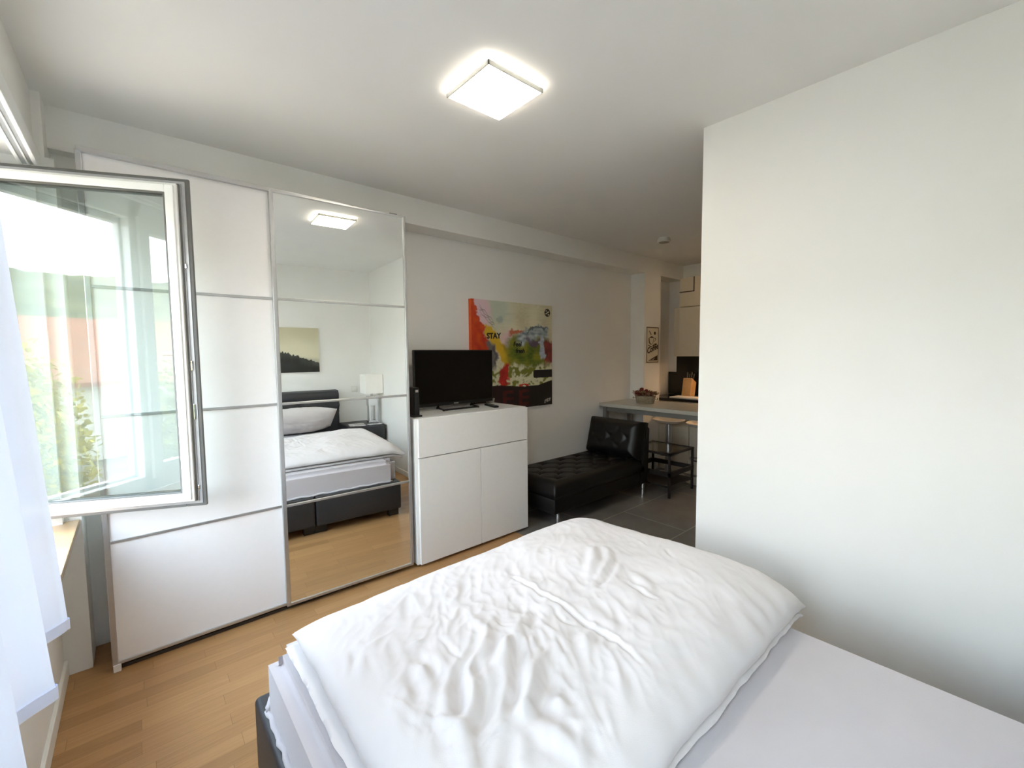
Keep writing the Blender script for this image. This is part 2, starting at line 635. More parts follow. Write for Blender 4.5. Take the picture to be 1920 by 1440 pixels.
box(bm, (FX0 - 0.02, OY0, OZ0), (FX0 + 0.02, OY1, OZ0 + 0.10), 0.003)
frame = obj('window_frame', bm, M_WFRAME, win)
bm = bmesh.new()
box(bm, (FX0 + 0.03, 2.085, OZ1 - 0.104), (FX0 + 0.044, OY1 - FW, OZ1 - 0.098))
box(bm, (FX0 + 0.03, OY1 - FW - 0.004, OZ0 + 0.085), (FX0 + 0.044, OY1 - FW + 0.002, OZ1 - 0.10))
obj('rebate_seal', bm, M_GASKET, frame)
bm = bmesh.new()
for (a, b) in ((0.905, 2.005), (OY0 + FW - 0.015, 0.835)):
    box(bm, (-0.50, a, OZ0 + 0.065), (-0.445, a + 0.08, OZ1 - 0.08), 0.004)
    box(bm, (-0.50, b - 0.055, OZ0 + 0.065), (-0.445, b, OZ1 - 0.08), 0.004)
    box(bm, (-0.50, a + 0.08, OZ0 + 0.065), (-0.445, b - 0.055, OZ0 + 0.145), 0.004)
    box(bm, (-0.50, a + 0.08, OZ1 - 0.16), (-0.445, b - 0.055, OZ1 - 0.08), 0.004)
cs = obj('closed_leaves', bm, M_WFRAME, win)
bm = bmesh.new()
for (a, b) in ((0.985, 1.95), (OY0 + FW + 0.065, 0.78)):
    box(bm, (-0.475, a, OZ0 + 0.145), (-0.471, b, OZ1 - 0.16))
obj('glass', bm, M_GLASS_FIX, cs)
bm = B((FX1, OY0, OZ0 - 0.03), (-0.228, 2.788, OZ0), 0.003)
obj('window_sill', bm, M_SILL, win)['label'] = 'light oak window sill board'

# the open leaf, built flat in (u along the leaf, v outward, z) and turned at its hinge
SW, SZ0, SZ1 = 0.748, 0.78, 2.238
hinge = Vector((-0.458, 2.727, 0))
du = Vector((0.493, -0.223, 0)).normalized()
dv = Vector((-0.4121, -0.9111, 0))
def sp(u, v, z):
    return hinge + du * u + dv * v + Vector((0, 0, z))

def sbox(bm, u0, u1, v0, v1, z0, z1, bev=0.0):
    t = bmesh.new()
    box(t, (u0, v0, z0), (u1, v1, z1), bev)
    for vv in t.verts:
        vv.co = sp(*vv.co)
    merge(bm, t)

def ring(bm, u0, u1, z0, z1, wd, v0, v1, bev=0.0):
    sbox(bm, u0, u0 + wd, v0, v1, z0, z1, bev)
    sbox(bm, u1 - wd, u1, v0, v1, z0, z1, bev)
    sbox(bm, u0 + wd, u1 - wd, v0, v1, z0, z0 + wd, bev)
    sbox(bm, u0 + wd, u1 - wd, v0, v1, z1 - wd, z1, bev)

bm = bmesh.new()
c = 0.034
ring(bm, c, SW - c, SZ0 + c, SZ1 - c, 0.036, 0.034, 0.050, 0.002)
ring(bm, c + 0.009, SW - c - 0.009, SZ0 + c + 0.009, SZ1 - c - 0.009, 0.032, 0.024, 0.060, 0.003)
leaf = obj('open_leaf', bm, M_WFRAME, win)
leaf['label'] = 'white window leaf standing open in front of the wardrobe'
bm = bmesh.new()
ring(bm, 0, SW, SZ0, SZ1, 0.080, -0.004, 0.012, 0.003)
obj('inner_flange', bm, M_GASKET, leaf)
bm = bmesh.new()
ring(bm, 0.014, SW - 0.014, SZ0 + 0.014, SZ1 - 0.014, 0.030, 0.012, 0.017)
ring(bm, c - 0.008, SW - c + 0.008, SZ0 + c - 0.008, SZ1 - c + 0.008, 0.024, 0.017, 0.024)
obj('lock_strip', bm, M_STEELG, leaf)
bm = bmesh.new()
ring(bm, c - 0.004, SW - c + 0.004, SZ0 + c - 0.004, SZ1 - c + 0.004, 0.020, 0.024, 0.036, 0.001)
obj('weather_seal', bm, M_GASKET, leaf)
bm = bmesh.new()
g = 0.076
ring(bm, g, SW - g, SZ0 + g, SZ1 - g, 0.005, 0.044, 0.058)
obj('glazing_gasket', bm, M_GASKET, leaf)
for zz, hh in ((1.85, 0.02), (1.43, 0.012), (1.40, 0.045), (1.18, 0.07), (0.86, 0.02)):
    bm = bmesh.new()
    sbox(bm, SW - c + 0.006, SW - c + 0.014, 0.016, 0.028, zz, zz + hh, 0.002)
    obj('lock_cam', bm, M_CHROME, leaf)
bm = bmesh.new()
sbox(bm, g - 0.01, SW - g + 0.01, 0.042, 0.046, SZ0 + g - 0.01, SZ1 - g + 0.01)
obj('glass', bm, M_GLASS_SASH, leaf)
bm = bmesh.new()
sbox(bm, SW - 0.055, SW - 0.025, -0.014, -0.002, 1.42, 1.56, 0.003)
sbox(bm, SW - 0.050, SW - 0.030, -0.045, -0.014, 1.47, 1.49, 0.003)
sbox(bm, SW - 0.16, SW - 0.030, -0.055, -0.040, 1.468, 1.492, 0.004)
obj('handle', bm, M_ALU, leaf)

# ------------------------------------------------------------------ curtain
def curtain(y0, y1, n, m):
    bm = bmesh.new()
    def f(u, v):
        z = 0.745 + v * (2.252 - 0.745)
        k = 1 - v
        y = y0 + u * (y1 - y0) + 0.03 * math.sin(u * 9.0) * k * 0.5
        ph = u * (y1 - y0) / 0.30 * 2 * math.pi
        x = -0.196 - (z - 0.745) * 0.050 + (0.012 + 0.020 * k) * math.sin(ph + 0.6) + 0.008 * math.sin(ph * 2.3 + 1.3 + v)
        z += 0.018 * math.sin(ph + 2.2) * k * k
        return Vector((x, y, z))
    sheet(bm, n, m, f)
    return bm
cur = obj('curtain', curtain(0.35, 1.665, 220, 40), M_CURT, None, True)
tag(cur, 'sheer white voile curtain hanging over the window sill', 'curtain')
hb = bmesh.new()
def hemf(u, v):
    a = u * 1.315 + 0.35
    ph = u * 1.315 / 0.30 * 2 * math.pi
    z = 0.745 + v * 0.028
    x = -0.196 + 0.032 * math.sin(ph + 0.6) + 0.008 * math.sin(ph * 2.3 + 1.3) + 0.0025
    return Vector((x, a + 0.015 * math.sin(u * 9.0), z + 0.018 * math.sin(ph + 2.2) - 0.001))
sheet(hb, 220, 2, hemf)
obj('hem', hb, M_CURT, cur, True)
tr_ = thing('curtain_track', 'white two-channel curtain track along the window head', 'curtain track', (-0.28, 1.2, 2.25))
bm = bmesh.new()
box(bm, (-0.272, OY0, 2.252), (-0.258, 2.745, 2.322), 0.002)
box(bm, (-0.318, OY0, 2.262), (-0.272, 2.70, 2.322), 0.002)
box(bm, (-0.318, OY0, 2.254), (-0.306, 2.70, 2.264), 0.001)
box(bm, (-0.291, OY0, 2.254), (-0.285, 2.70, 2.264), 0.001)
obj('profile', bm, M_WFRAME, tr_)
bm = bmesh.new()
box(bm, (-0.305, OY0, 2.258), (-0.292, 2.69, 2.2625))
box(bm, (-0.284, OY0, 2.258), (-0.273, 2.69, 2.2625))
obj('channel', bm, M_STEELG, tr_)

# ------------------------------------------------------------------ wardrobe
wd = thing('wardrobe', 'tall white two-door sliding wardrobe with one mirrored door', 'wardrobe', (0.61, 2.88, 0))
WX0, WX1 = -0.146, 1.372
bm = bmesh.new()
box(bm, (WX0, 2.70, 0.0), (WX0 + 0.02, 3.085, 2.362))
box(bm, (WX1 - 0.02, 2.70, 0.0), (WX1, 3.085, 2.362))
box(bm, (WX0, 2.70, 2.34), (WX1, 3.085, 2.362))
box(bm, (WX0, 2.72, 0.0), (WX1, 3.085, 0.06))
box(bm, (WX0, 3.07, 0.0), (WX1, 3.085, 2.362))
obj('body', bm, M_WHITEF, wd)
bm = bmesh.new()
box(bm, (WX0, 2.662, 2.352), (WX1, 2.72, 2.368), 0.002)
box(bm, (WX0, 2.655, 2.345), (WX1, 2.675, 2.352))
obj('top_rail', bm, M_ALU, wd)
obj('shaded_bottom_rail', B((WX0 + 0.02, 2.69, 0.0), (WX1 - 0.02, 2.72, 0.016), 0.002), M_GAP, wd)  # set-back rail coloured dark to stand in for the shadow below the doors
obj('foot', B((WX0 - 0.002, 2.668, 0.0), (WX0 + 0.026, 2.70, 0.034), 0.002), M_WHITEF, wd)
DZ = (0.030, 0.613, 1.195, 1.776, 2.358)

def door(name, x0, x1, y, panel, parent, cap):
    fb = bmesh.new()
    t = 0.022
    box(fb, (x0, y, DZ[0]), (x0 + t, y + 0.026, DZ[-1]), 0.003)
    box(fb, (x1 - t * .8, y, DZ[0]), (x1, y + 0.026, DZ[-1]), 0.003)
    box(fb, (x0, y + 0.002, DZ[-1] - 0.012), (x1, y + 0.026, DZ[-1]), 0.002)
    box(fb, (x0, y + 0.002, DZ[0]), (x1, y + 0.026, DZ[0] + 0.016), 0.002)
    d = obj(name, fb, M_ALU, parent)
    for i in range(4):
        obj('panel', B((x0 + t, y + 0.009, DZ[i] + (0.016 if i == 0 else 0.006)), (x1 - t * .8, y + 0.017, DZ[i + 1] - (0.012 if i == 3 else 0.006))), panel, d)
    for i in range(1, 4):
        obj('divider', B((x0 + t, y + 0.003, DZ[i] - 0.007), (x1 - t * .8, y + 0.02, DZ[i] + 0.007), 0.002), M_ALU, d)
    for xx in (x0 + 0.06, x1 - 0.10):
        obj('runner', B((xx, y + 0.012, DZ[-1] - 0.002), (xx + 0.05, y + 0.024, DZ[-1] + 0.008), 0.002), cap, d)
    return d
d1 = door('sliding_door', WX0 - 0.004, 0.625, 2.672, M_WHITEG, wd, M_ALU)
d1['label'] = 'white glass sliding door with four panels'
d2 = door('sliding_door', 0.587, 1.373, 2.640, M_MIRROR, wd, M_GASKET)
d2['label'] = 'mirrored sliding door with four panels'
# the mirrored door hangs slightly out of true in its rail
ang = math.radians(-2.2)
piv = wd.matrix_basis.inverted() @ Vector((0.98, 2.653, 0))
d2.matrix_basis = Matrix.Translation(piv) @ Matrix.Rotation(ang, 4, 'Z') @ Matrix.Translation(-piv)

# ------------------------------------------------------------------ highboard and what stands on it
HB = thing('highboard', 'white highboard with one drawer over two doors beside the mirror', 'cabinet', (1.91, 2.83, 0))
bm = bmesh.new()
box(bm, (1.398, 2.618, 0.02), (2.415, 3.06, 1.032), 0.002)
box(bm, (1.43, 2.66, 0.0), (2.39, 3.03, 0.02))
obj('body', bm, M_WHITEF, HB)
obj('drawer', B((1.416, 2.598, 0.764), (2.415, 2.617, 1.028), 0.0015), M_WHITEF, HB)
obj('door', B((1.416, 2.598, 0.022), (1.932, 2.617, 0.758), 0.0015), M_WHITEF, HB)
obj('door', B((1.937, 2.598, 0.022), (2.415, 2.617, 0.758), 0.0015), M_WHITEF, HB)
bm = bmesh.new()
box(bm, (1.42, 2.6175, 0.757), (2.413, 2.6185, 0.765))
box(bm, (1.931, 2.6175, 0.022), (1.938, 2.6185, 0.76))
obj('joint', bm, M_GAP, HB)

tv = thing('television', 'black flat screen television on the white highboard', 'television', (1.94, 2.94, 1.032))
TX0, TX1, TZ0, TZ1, TY = 1.570, 2.318, 1.062, 1.500, 2.930
bm = bmesh.new()
box(bm, (TX0, TY, TZ0), (TX1, TY + 0.025, TZ1), 0.004)
box(bm, (TX0 + 0.16, TY + 0.02, TZ0 + 0.05), (TX1 - 0.16, TY + 0.06, TZ1 - 0.1), 0.012)
obj('casing', bm, M_BLACKP, tv)
obj('screen', B((TX0 + 0.010, TY - 0.001, TZ0 + 0.026), (TX1 - 0.010, TY + 0.002, TZ1 - 0.010)), M_SCREEN, tv)
bm = bmesh.new()
for i in range(5):
    box(bm, (1.920 + i * 0.009, TY - 0.002, TZ0 + 0.008), (1.926 + i * 0.009, TY + 0.001, TZ0 + 0.017))
obj('badge', bm, M_GREY, tv)
bm = bmesh.new()
z0, z1 = 1.034, 1.044
loop = [(1.80, 2.98), (1.765, 2.835), (2.09, 2.835), (2.125, 2.98)]
for (a, b) in ((0, 1), (1, 2), (2, 3)):
    tube(bm, [(loop[a][0], loop[a][1], 1.040), (loop[b][0], loop[b][1], 1.040)], 0.007, 8)
for px in (1.80, 2.125):
    tube(bm, [(px, 2.98, 1.040), (px - 0.0, 2.965, 1.075), (px, 2.955, 1.12)], 0.009, 8)
    lathe(bm, (px, 2.98, 1.033), [(0.012, 0), (0.012, 0.014)], 12)
for q in (1, 2):
    lathe(bm, (loop[q][0], loop[q][1], 1.032), [(0.009, 0), (0.009, 0.012)], 12)
obj('stand', bm, M_BLACKP, tv, True, 40)

rt_ = thing('router', 'slim black router standing upright at the left end of the highboard', 'router', (1.45, 2.72, 1.032))
bm = B((1.437, 2.685, 1.040), (1.478, 2.82, 1.238), 0.008, 3)
obj('casing', bm, M_BLACKP, rt_)
obj('foot', B((1.425, 2.680, 1.032), (1.495, 2.825, 1.044), 0.004), M_BLACKP, rt_)
obj('label_plate', B((1.447, 2.6838, 1.205), (1.468, 2.6855, 1.222)), M_GREY, rt_)

rm = thing('remote_control', 'black remote control lying at the right of the television stand', 'remote control', (2.20, 2.80, 1.032), math.radians(-14))
bm = bmesh.new()
box(bm, (2.178, 2.70, 1.0325), (2.222, 2.90, 1.05), 0.007, 3)
for v in bm.verts:
    v.co = Matrix.Translation((2.20, 2.80, 0)) @ Matrix.Rotation(math.radians(-14), 4, 'Z') @ Matrix.Translation((-2.20, -2.80, 0)) @ v.co
obj('casing', bm, M_BLACKP, rm)
bm = bmesh.new()
for i in range(6):
    for j in range(3):
        box(bm, (2.184 + j * 0.012, 2.72 + i * 0.024, 1.0495), (2.191 + j * 0.012, 2.732 + i * 0.024, 1.0515))
for v in bm.verts:
    v.co = Matrix.Translation((2.20, 2.80, 0)) @ Matrix.Rotation(math.radians(-14), 4, 'Z') @ Matrix.Translation((-2.20, -2.80, 0)) @ v.co
obj('button_pad', bm, M_GASKET, rm)
bm = bmesh.new()
pts = []
for i in range(90):
    a = i / 89 * 2 * math.pi * 3.2
    pts.append((2.355 + (0.035 + 0.004 * math.sin(i * .7)) * math.cos(a), 3.01 + 0.03 * math.sin(a), 1.037 + 0.012 * i / 30 + 0.004 * math.sin(i * 1.3)))
tube(bm, pts, 0.0035, 6)
tag(obj('cable', bm, M_GREY, None, True), 'coiled light cable behind the right end of the television', 'cable')

# ------------------------------------------------------------------ abstract painting
def lerp(a, b, t):
    return tuple(x + (y - x) * t for x, y in zip(a, b))

def sst(a, b, x):
    t = min(1, max(0, (x - a) / (b - a)))
    return t * t * (3 - 2 * t)

def nz2(x, y, s=0.0):
    return noise.noise(Vector((x, y, s)))

def C(r, g, b):
    return tuple(s2l(v / 255) for v in (r, g, b))

def paint(u, v):
    """u to the right, v downwards, both 0..1 on the canvas"""
    f1, f2 = nz2(u * 5, v * 5, 1), nz2(u * 5, v * 5, 5)
    g1, g2 = nz2(u * 19, v * 19, 2), nz2(u * 19, v * 19, 6)
    h1, h2 = nz2(u * 55, v * 55, 12), nz2(u * 60, v * 30, 16)
    wx = u + 0.045 * f1 + 0.030 * g1 + 0.014 * h1
    wy = v + 0.045 * f2 + 0.030 * g2 + 0.014 * h2
    streak = nz2(u * 14 + 3 * f1, v * 70, 19)
    c = lerp(C(226, 219, 190), C(204, 196, 164), min(1, max(0, 0.5 + 0.9 * nz2(u * 6, v * 6, 9) + .5 * streak)))
    c = lerp(c, C(188, 204, 194), 0.7 * sst(.22, .04, abs(wx - .30)) * sst(.32, .10, wy))
    c = lerp(c, C(140, 158, 154), 0.55 * sst(.05, .02, math.hypot(wx - .32, wy - .17)))
    c = lerp(c, C(224, 196, 204), sst(.24, .15, wx) * sst(.34, .22, wy))
    for k in range(4):                              # scratchy dark strokes, upper left
        d = abs((v - .13) - .9 * (u - .12 - .02 * k) - .02 * nz2(u * 30, k, 2))
        c = lerp(c, C(96, 92, 96), .6 * sst(.006, .002, d) * sst(.10, .06, abs(u - .17)))
    # pink and white centre
    c = lerp(c, C(228, 192, 198), .85 * sst(.11, .04, math.hypot(wx - .42, (wy - .38) * .7)))
    c = lerp(c, C(236, 228, 214), .6 * sst(.05, .02, abs(wx - .47 - .12 * (wy - .4))) * sst(.14, .1, abs(wy - .45)))
    # yellow flank running down to the right
    yl = .235 + .70 * (wy - .30)
    c = lerp(c, C(212, 172, 46), sst(.085, .05, abs(wx - yl)) * sst(.20, .25, wy) * sst(.68, .60, wy))
    c = lerp(c, C(168, 128, 34), .6 * sst(.04, .01, abs(wx - yl - .05)) * sst(.34, .42, wy) * sst(.68, .60, wy))
    # orange field at left
    edge = .025 + .165 * sst(.03, .38, wy)
    c = lerp(c, lerp(C(208, 78, 28), C(188, 52, 26), .5 + g1), sst(edge + .012, edge - .012, wx) * sst(.66, .60, wy))
    # grey patch under the first word
    c = lerp(c, C(112, 108, 108), sst(.060, .035, abs(wx - .215)) * sst(.35, .39, wy) * sst(.74, .64, wy))
    c = lerp(c, C(70, 66, 66), .7 * sst(.02, .008, abs(wx - .235)) * sst(.37, .41, wy) * sst(.62, .5, wy))
    # green mass
    gm = sst(.30, .20, math.hypot((wx - .68) * .80, (wy - .47) * 1.30))
    gcol = lerp(C(74, 92, 26), C(136, 138, 44), min(1, max(0, .5 + 1.1 * nz2(u * 9, v * 9, 3) + .5 * streak)))
    c = lerp(c, gcol, gm)
    c = lerp(c, C(186, 84, 52), .9 * sst(.035, .015, abs(wy - (.265 + .25 * abs(wx - .56)))) * sst(.13, .08, abs(wx - .55)))
    c = lerp(c, lerp(C(96, 34, 34), C(150, 66, 60), .5 + g2), sst(.85, .89, wx) * sst(.34, .40, wy) * sst(.60, .55, wy))
    # blue grey brushwork over its shoulder
    arc = wy - (.19 + 1.6 * (wx - .80) ** 2)
    br = .5 + .9 * nz2(u * 16, v * 40, 23)
    bl = lerp(C(104, 122, 130), C(196, 204, 206), min(1, max(0, br)))
    c = lerp(c, bl, sst(.0, .02, arc) * sst(.17, .10, arc) * sst(.50, .60, wx) * sst(.97, .92, wx))
    c = lerp(c, C(60, 74, 80), .8 * sst(.018, .006, abs(arc - .03 - .03 * g1)) * sst(.64, .70, wx) * sst(.96, .92, wx))
    c = lerp(c, C(96, 74, 104), .8 * sst(.045, .02, abs(wy - .33 - .5 * (wx - .70))) * sst(.63, .68, wx) * sst(.86, .80, wx))
    c = lerp(c, lerp(C(150, 160, 180), C(190, 196, 208), br), sst(.038, .022, abs(wx - .845)) * sst(.30, .34, wy) * sst(.56, .52, wy))
    # mottled pale band
    band = sst(.56, .63, wy) * sst(.83, .80, wy)
    mo = nz2(u * 13, v * 16, 11) + .5 * nz2(u * 34, v * 38, 13) + .4 * (.62 - abs(u - .52) * 1.5) - 1.6 * max(0, v - .66)
    c = lerp(c, lerp(C(214, 212, 176), C(118, 120, 46), sst(-.05, .30, mo)), band)
    for (a, b, s_) in ((.55, .705, -.45), (.60, .70, -.5), (.64, .735, -.3)):
        c = lerp(c, C(232, 228, 206), .8 * sst(.006, .002, abs((v - b) - s_ * (u - a))) * sst(.07, .05, abs(u - a)))
    c = lerp(c, lerp(C(196, 44, 34), C(160, 34, 30), .5 + g1), sst(.060, .040, abs(wx - .375)) * sst(.54, .60, wy) * sst(.785, .76, wy))
    c = lerp(c, C(200, 50, 40), sst(.016, .008, abs(wy - .782)) * sst(.09, .07, abs(wx - .60)))
    # black bar at the right edge
    if u > .735 and .642 < v < .720:
        rr_ = math.hypot(max(0, .765 - u), max(0, abs(v - .681) - .012))
        if rr_ < .03:
            c = C(20, 18, 22)
    # black base with dark red block letters
    lim = .772 + .022 * sst(.30, .60, u) - .042 * sst(.78, 1.0, u) + .006 * nz2(u * 9, 0, 2)
    if v > lim:
        c = C(17, 13, 15)
        if u < .70:
            c = C(30, 13, 14)
        for x0 in (.345, .545):
            lu, lv = (u - x0) / .13, (v - .825) / .155
            if 0 <= lu <= 1 and 0 <= lv <= 1 and (lu < .34 or abs(lv - .09) < .09 or abs(lv - .5) < .08 or abs(lv - .91) < .09):
                c = lerp(C(84, 22, 22), C(58, 16, 18), .5 + g1)
        if u < .32:
            c = C(40, 14, 16)
    # round emblem, top right
    du_, dv_ = u - .935, v - .072
    d = math.hypot(du_, dv_)
    if d < .040:
        c = C(34, 34, 28)
        if abs(dv_ + .55 * du_) < .006 and d < .03 or (.012 < abs(dv_) < .024 and abs(du_ + .016 * (1 if dv_ < 0 else -1)) < .008):
            c = C(214, 206, 178)
    # painter's mark
    if .89 < u < .975 and abs(v - .955 + .25 * (u - .93)) < .016 and abs(nz2(u * 110, v * 50, 8)) < .13:
        c = C(200, 196, 190)
    return c

def color_panel(name, o0, ux, vz, n, fn, material, parent):
    """flat painted face: o0 top-left corner, ux right vector, vz down vector"""
    bm = bmesh.new()
    lay = bm.verts.layers.float_color.new('paint')
    o0, ux, vz = Vector(o0), Vector(ux), Vector(vz)
    g = []
    for i in range(n + 1):
        r_ = []
        for j in range(n + 1):
            vv = bm.verts.new(o0 + ux * (i / n) + vz * (j / n))
            cc = fn(i / n, j / n)
            vv[lay] = (cc[0], cc[1], cc[2], 1)
            r_.append(vv)
        g.append(r_)
    for i in range(n):
        for j in range(n):
            bm.faces.new((g[i][j], g[i][j + 1], g[i + 1][j + 1], g[i + 1][j]))
    return obj(name, bm, material, parent, flip=False)

PX0, PX1, PZ0, PZ1, PY = 2.196, 3.188, 0.952, 1.940, 3.060
pt = thing('painting', 'large colourful abstract canvas painting behind the television', 'painting', ((PX0 + PX1) / 2, YB, PZ0))
M_ART = attr_mat('acrylic_paint')
bm = bmesh.new()
box(bm, (PX0 + 0.002, PY + 0.001, PZ0), (PX1, YB, PZ1))
obj('canvas_edge', bm, M_CANVAS_EDGE, pt)
obj('orange_edge', B((PX0, PY + 0.0005, PZ0 + 0.33), (PX0 + 0.003, YB, PZ1)), M_ORANGE_EDGE, pt)['label'] = 'orange painted left edge'
color_panel('picture', (PX0, PY, PZ1), (PX1 - PX0, 0, 0), (0, 0, PZ0 - PZ1), 230, paint, M_ART, pt)
M_INK = mat('black_ink', rgb(26, 24, 24), 0.7)
def wall_text(txt, size, x, z, y, parent, material, shear=0.0, rot=0.0, name='lettering', offset=0.0):
    t = text_bm(txt, size, shear, 0.0006, offset)
    t.transform(Matrix.Translation((x, y, z)) @ Matrix.Rotation(rot, 4, 'Y') @ Matrix.Rotation(math.pi / 2, 4, 'X'))
    return obj(name, t, material, parent)
wall_text('STAY', 0.068, PX0 + 0.165, PZ1 - 0.338, PY - 0.0008, pt, M_INK, 0.0, -0.03, offset=0.0028)
wall_text('Feel', 0.062, PX0 + 0.475, PZ1 - 0.405, PY - 0.0008, pt, M_INK, 0.1, 0.0, offset=0.0018)
wall_text('fresh', 0.056, PX0 + 0.505, PZ1 - 0.465, PY - 0.0008, pt, M_INK, 0.1, 0.0, offset=0.0018)

# ------------------------------------------------------------------ tufted chaise
CX0, CX1, CY0, CY1 = 2.56, 3.93, 2.42, 3.09
ch = thing('chaise_longue', 'black tufted leather chaise longue on chrome legs beside the back wall', 'chaise', (3.2, 2.75, 0))
obj('base', B((CX0, CY0 + 0.01, 0.125), (CX1 - 0.02, CY1, 0.255), 0.012, 3), M_LEATHER, ch, True, 50)

def tuft(a, b, px, py, depth):
    """diamond buttoning: soft dimples on a staggered lattice"""
    d = 9
    for k in (0, 1):
        qa = (a / px + 0.5 * k)
        qb = (b / py + 0.5 * k)
        da = (qa - round(qa)) * px
        db = (qb - round(qb)) * py
        d = min(d, math.hypot(da, db))
    ridge = min(abs(((a / px + b / py) + .5) % 1 - .5), abs(((a / px - b / py) + .5) % 1 - .5))
    return -depth * math.exp(-(d / 0.030) ** 2) - depth * 0.35 * math.exp(-(ridge / 0.07) ** 2)

def cushion(name, nx, ny, lx, ly, th, edge, tufts, place, parent, material):
    bm = bmesh.new()
    def top(u, v):
        a, b = u * lx, v * ly
        d = min(a, lx - a, b, ly - b)
        e = 1 - max(0, 1 - d / edge) ** 2
        h = th * math.sqrt(max(0, e)) if d > 0 else 0
        if tufts:
            h += tuft(a - lx / 2, b - ly / 2, *tufts) * sst(edge * .6, edge * 1.6, d)
        return place(a, b, h)
    g = sheet(bm, nx, ny, top)
    ring_ = [g[i][0] for i in range(nx + 1)] + [g[nx][j] for j in range(1, ny + 1)] + [g[i][ny] for i in range(nx - 1, -1, -1)] + [g[0][j] for j in range(ny - 1, 0, -1)]
    inv = [bm.verts.new(place((v_[0]) * lx, v_[1] * ly, -0.045)) for v_ in
           [(i / nx, 0) for i in range(nx + 1)] + [(1, j / ny) for j in range(1, ny + 1)] + [(i / nx, 1) for i in range(nx - 1, -1, -1)] + [(0, j / ny) for j in range(ny - 1, 0, -1)]]
    n = len(ring_)
    for i in range(n):
        j = (i + 1) % n
        bm.faces.new((ring_[i], ring_[j], inv[j], inv[i]))
    bm.faces.new(inv)
    return obj(name, bm, material, parent, True)

cushion('seat_cushion', 120, 66, 1.32, CY1 - CY0, 0.095, 0.075, (0.25, 0.215, 0.032),
        lambda a, b, h: Vector((CX0 - 0.005 + a, CY0 + b, 0.302 + h)), ch, M_LEATHER)
# backrest: a slab that leans back, with a tufted cushion on its front
lean = math.radians(15)
def bplace(a, b, h):
    # a along y, b up the backrest, h out towards the foot end
    x = 3.80 + b * math.sin(lean) - h * math.cos(lean)
    z = 0.375 + b * math.cos(lean) + h * math.sin(lean)
    return Vector((x, CY0 + 0.005 + a, z))
cushion('backrest', 70, 44, CY1 - CY0 - 0.01, 0.395, 0.12, 0.10, (0.21, 0.19, 0.018), bplace, ch, M_LEATHER)
bm = bmesh.new()
prism(bm, [(3.80, 0.13), (3.945, 0.13), (3.97, 0.70), (3.90, 0.70), (3.835, 0.38)], lambda u, v, k: Vector((u, CY0 if k == 0 else CY1, v)))
bmesh.ops.bevel(bm, geom=bm.edges[:], offset=0.012, segments=2, affect='EDGES')
obj('back_panel', bm, M_LEATHER, ch, True, 50)
for (x, y) in ((2.66, 2.49), (2.66, 3.02), (3.90, 2.455), (3.90, 3.02)):
    bm = bmesh.new()
    cyl(bm, (x, y, 0.0), (x, y, 0.127), 0.016)
    obj('leg', bm, M_CHROME, ch, True, 40)['label'] = 'short chrome leg'

# ------------------------------------------------------------------ bar table, stools, side table
bt = thing('bar_table', 'narrow grey bar table against the back wall by the column', 'table', (4.3, 2.4, 0))
obj('table_top', B((3.99, 1.35, 0.862), (4.60, 3.088, 0.90), 0.003), M_TABLE, bt)
bm = bmesh.new()
box(bm, (4.03, 1.40, 0.81), (4.05, 3.05, 0.862))
box(bm, (4.53, 1.40, 0.81), (4.55, 3.05, 0.862))
box(bm, (4.03, 3.03, 0.81), (4.55, 3.05, 0.862))
obj('apron', bm, M_TLEG, bt)
for (x, y) in ((4.04, 3.03), (4.52, 3.03), (4.04, 1.42), (4.52, 1.42)):
    obj('leg', B((x - 0.025, y - 0.025, 0), (x + 0.025, y + 0.025, 0.862), 0.004), M_TLEG, bt)

def stool(label, loc, rz):
    t = thing('bar_stool', label, 'stool', loc, rz, 'bar stools at the grey bar table')
    x, y, _ = loc
    bm = bmesh.new()
    seat = [(0.02, 0.625), (0.10, 0.630), (0.165, 0.648), (0.185, 0.672), (0.180, 0.676), (0.155, 0.660), (0.08, 0.645), (0.0, 0.642)]
    lathe(bm, (x, y, 0), seat, 36)
    # low back lip
    for v in bm.verts:
        d = v.co.x - x
        if v.co.z > 0.655 and d > 0.06:
            v.co.z += 0.9 * (d - 0.06)
    obj('seat', bm, M_STOOLW, t, True, 60)
    bm = bmesh.new()
    cyl(bm, (x, y, 0.02), (x, y, 0.625), 0.038, 0.036)
    obj('post', bm, M_ALU, t, True, 40)
    bm = bmesh.new()
    lathe(bm, (x, y, 0), [(0.19, 0.0), (0.19, 0.008), (0.12, 0.022), (0.045, 0.035), (0.03, 0.06)], 36)
    obj('base', bm, M_CHROME, t, True, 40)
    bm = bmesh.new()
    pts = [(x - 0.0, y, 0.27)] + [(x - 0.16 * math.sin(a), y + 0.13 * math.cos(a), 0.27) for a in np.linspace(0.2, math.pi - 0.2, 14)] + [(x, y, 0.27)]
    tube(bm, pts, 0.009, 8)
    obj('footrest', bm, M_CHROME, t, True)
    return t
st1 = stool('white bar stool with chrome post behind the bar table, nearest the column', (4.77, 2.66, 0), 0)
st2 = dup(st1, (4.765, 2.24, 0), 'white bar stool beside the partition edge, half hidden by it')

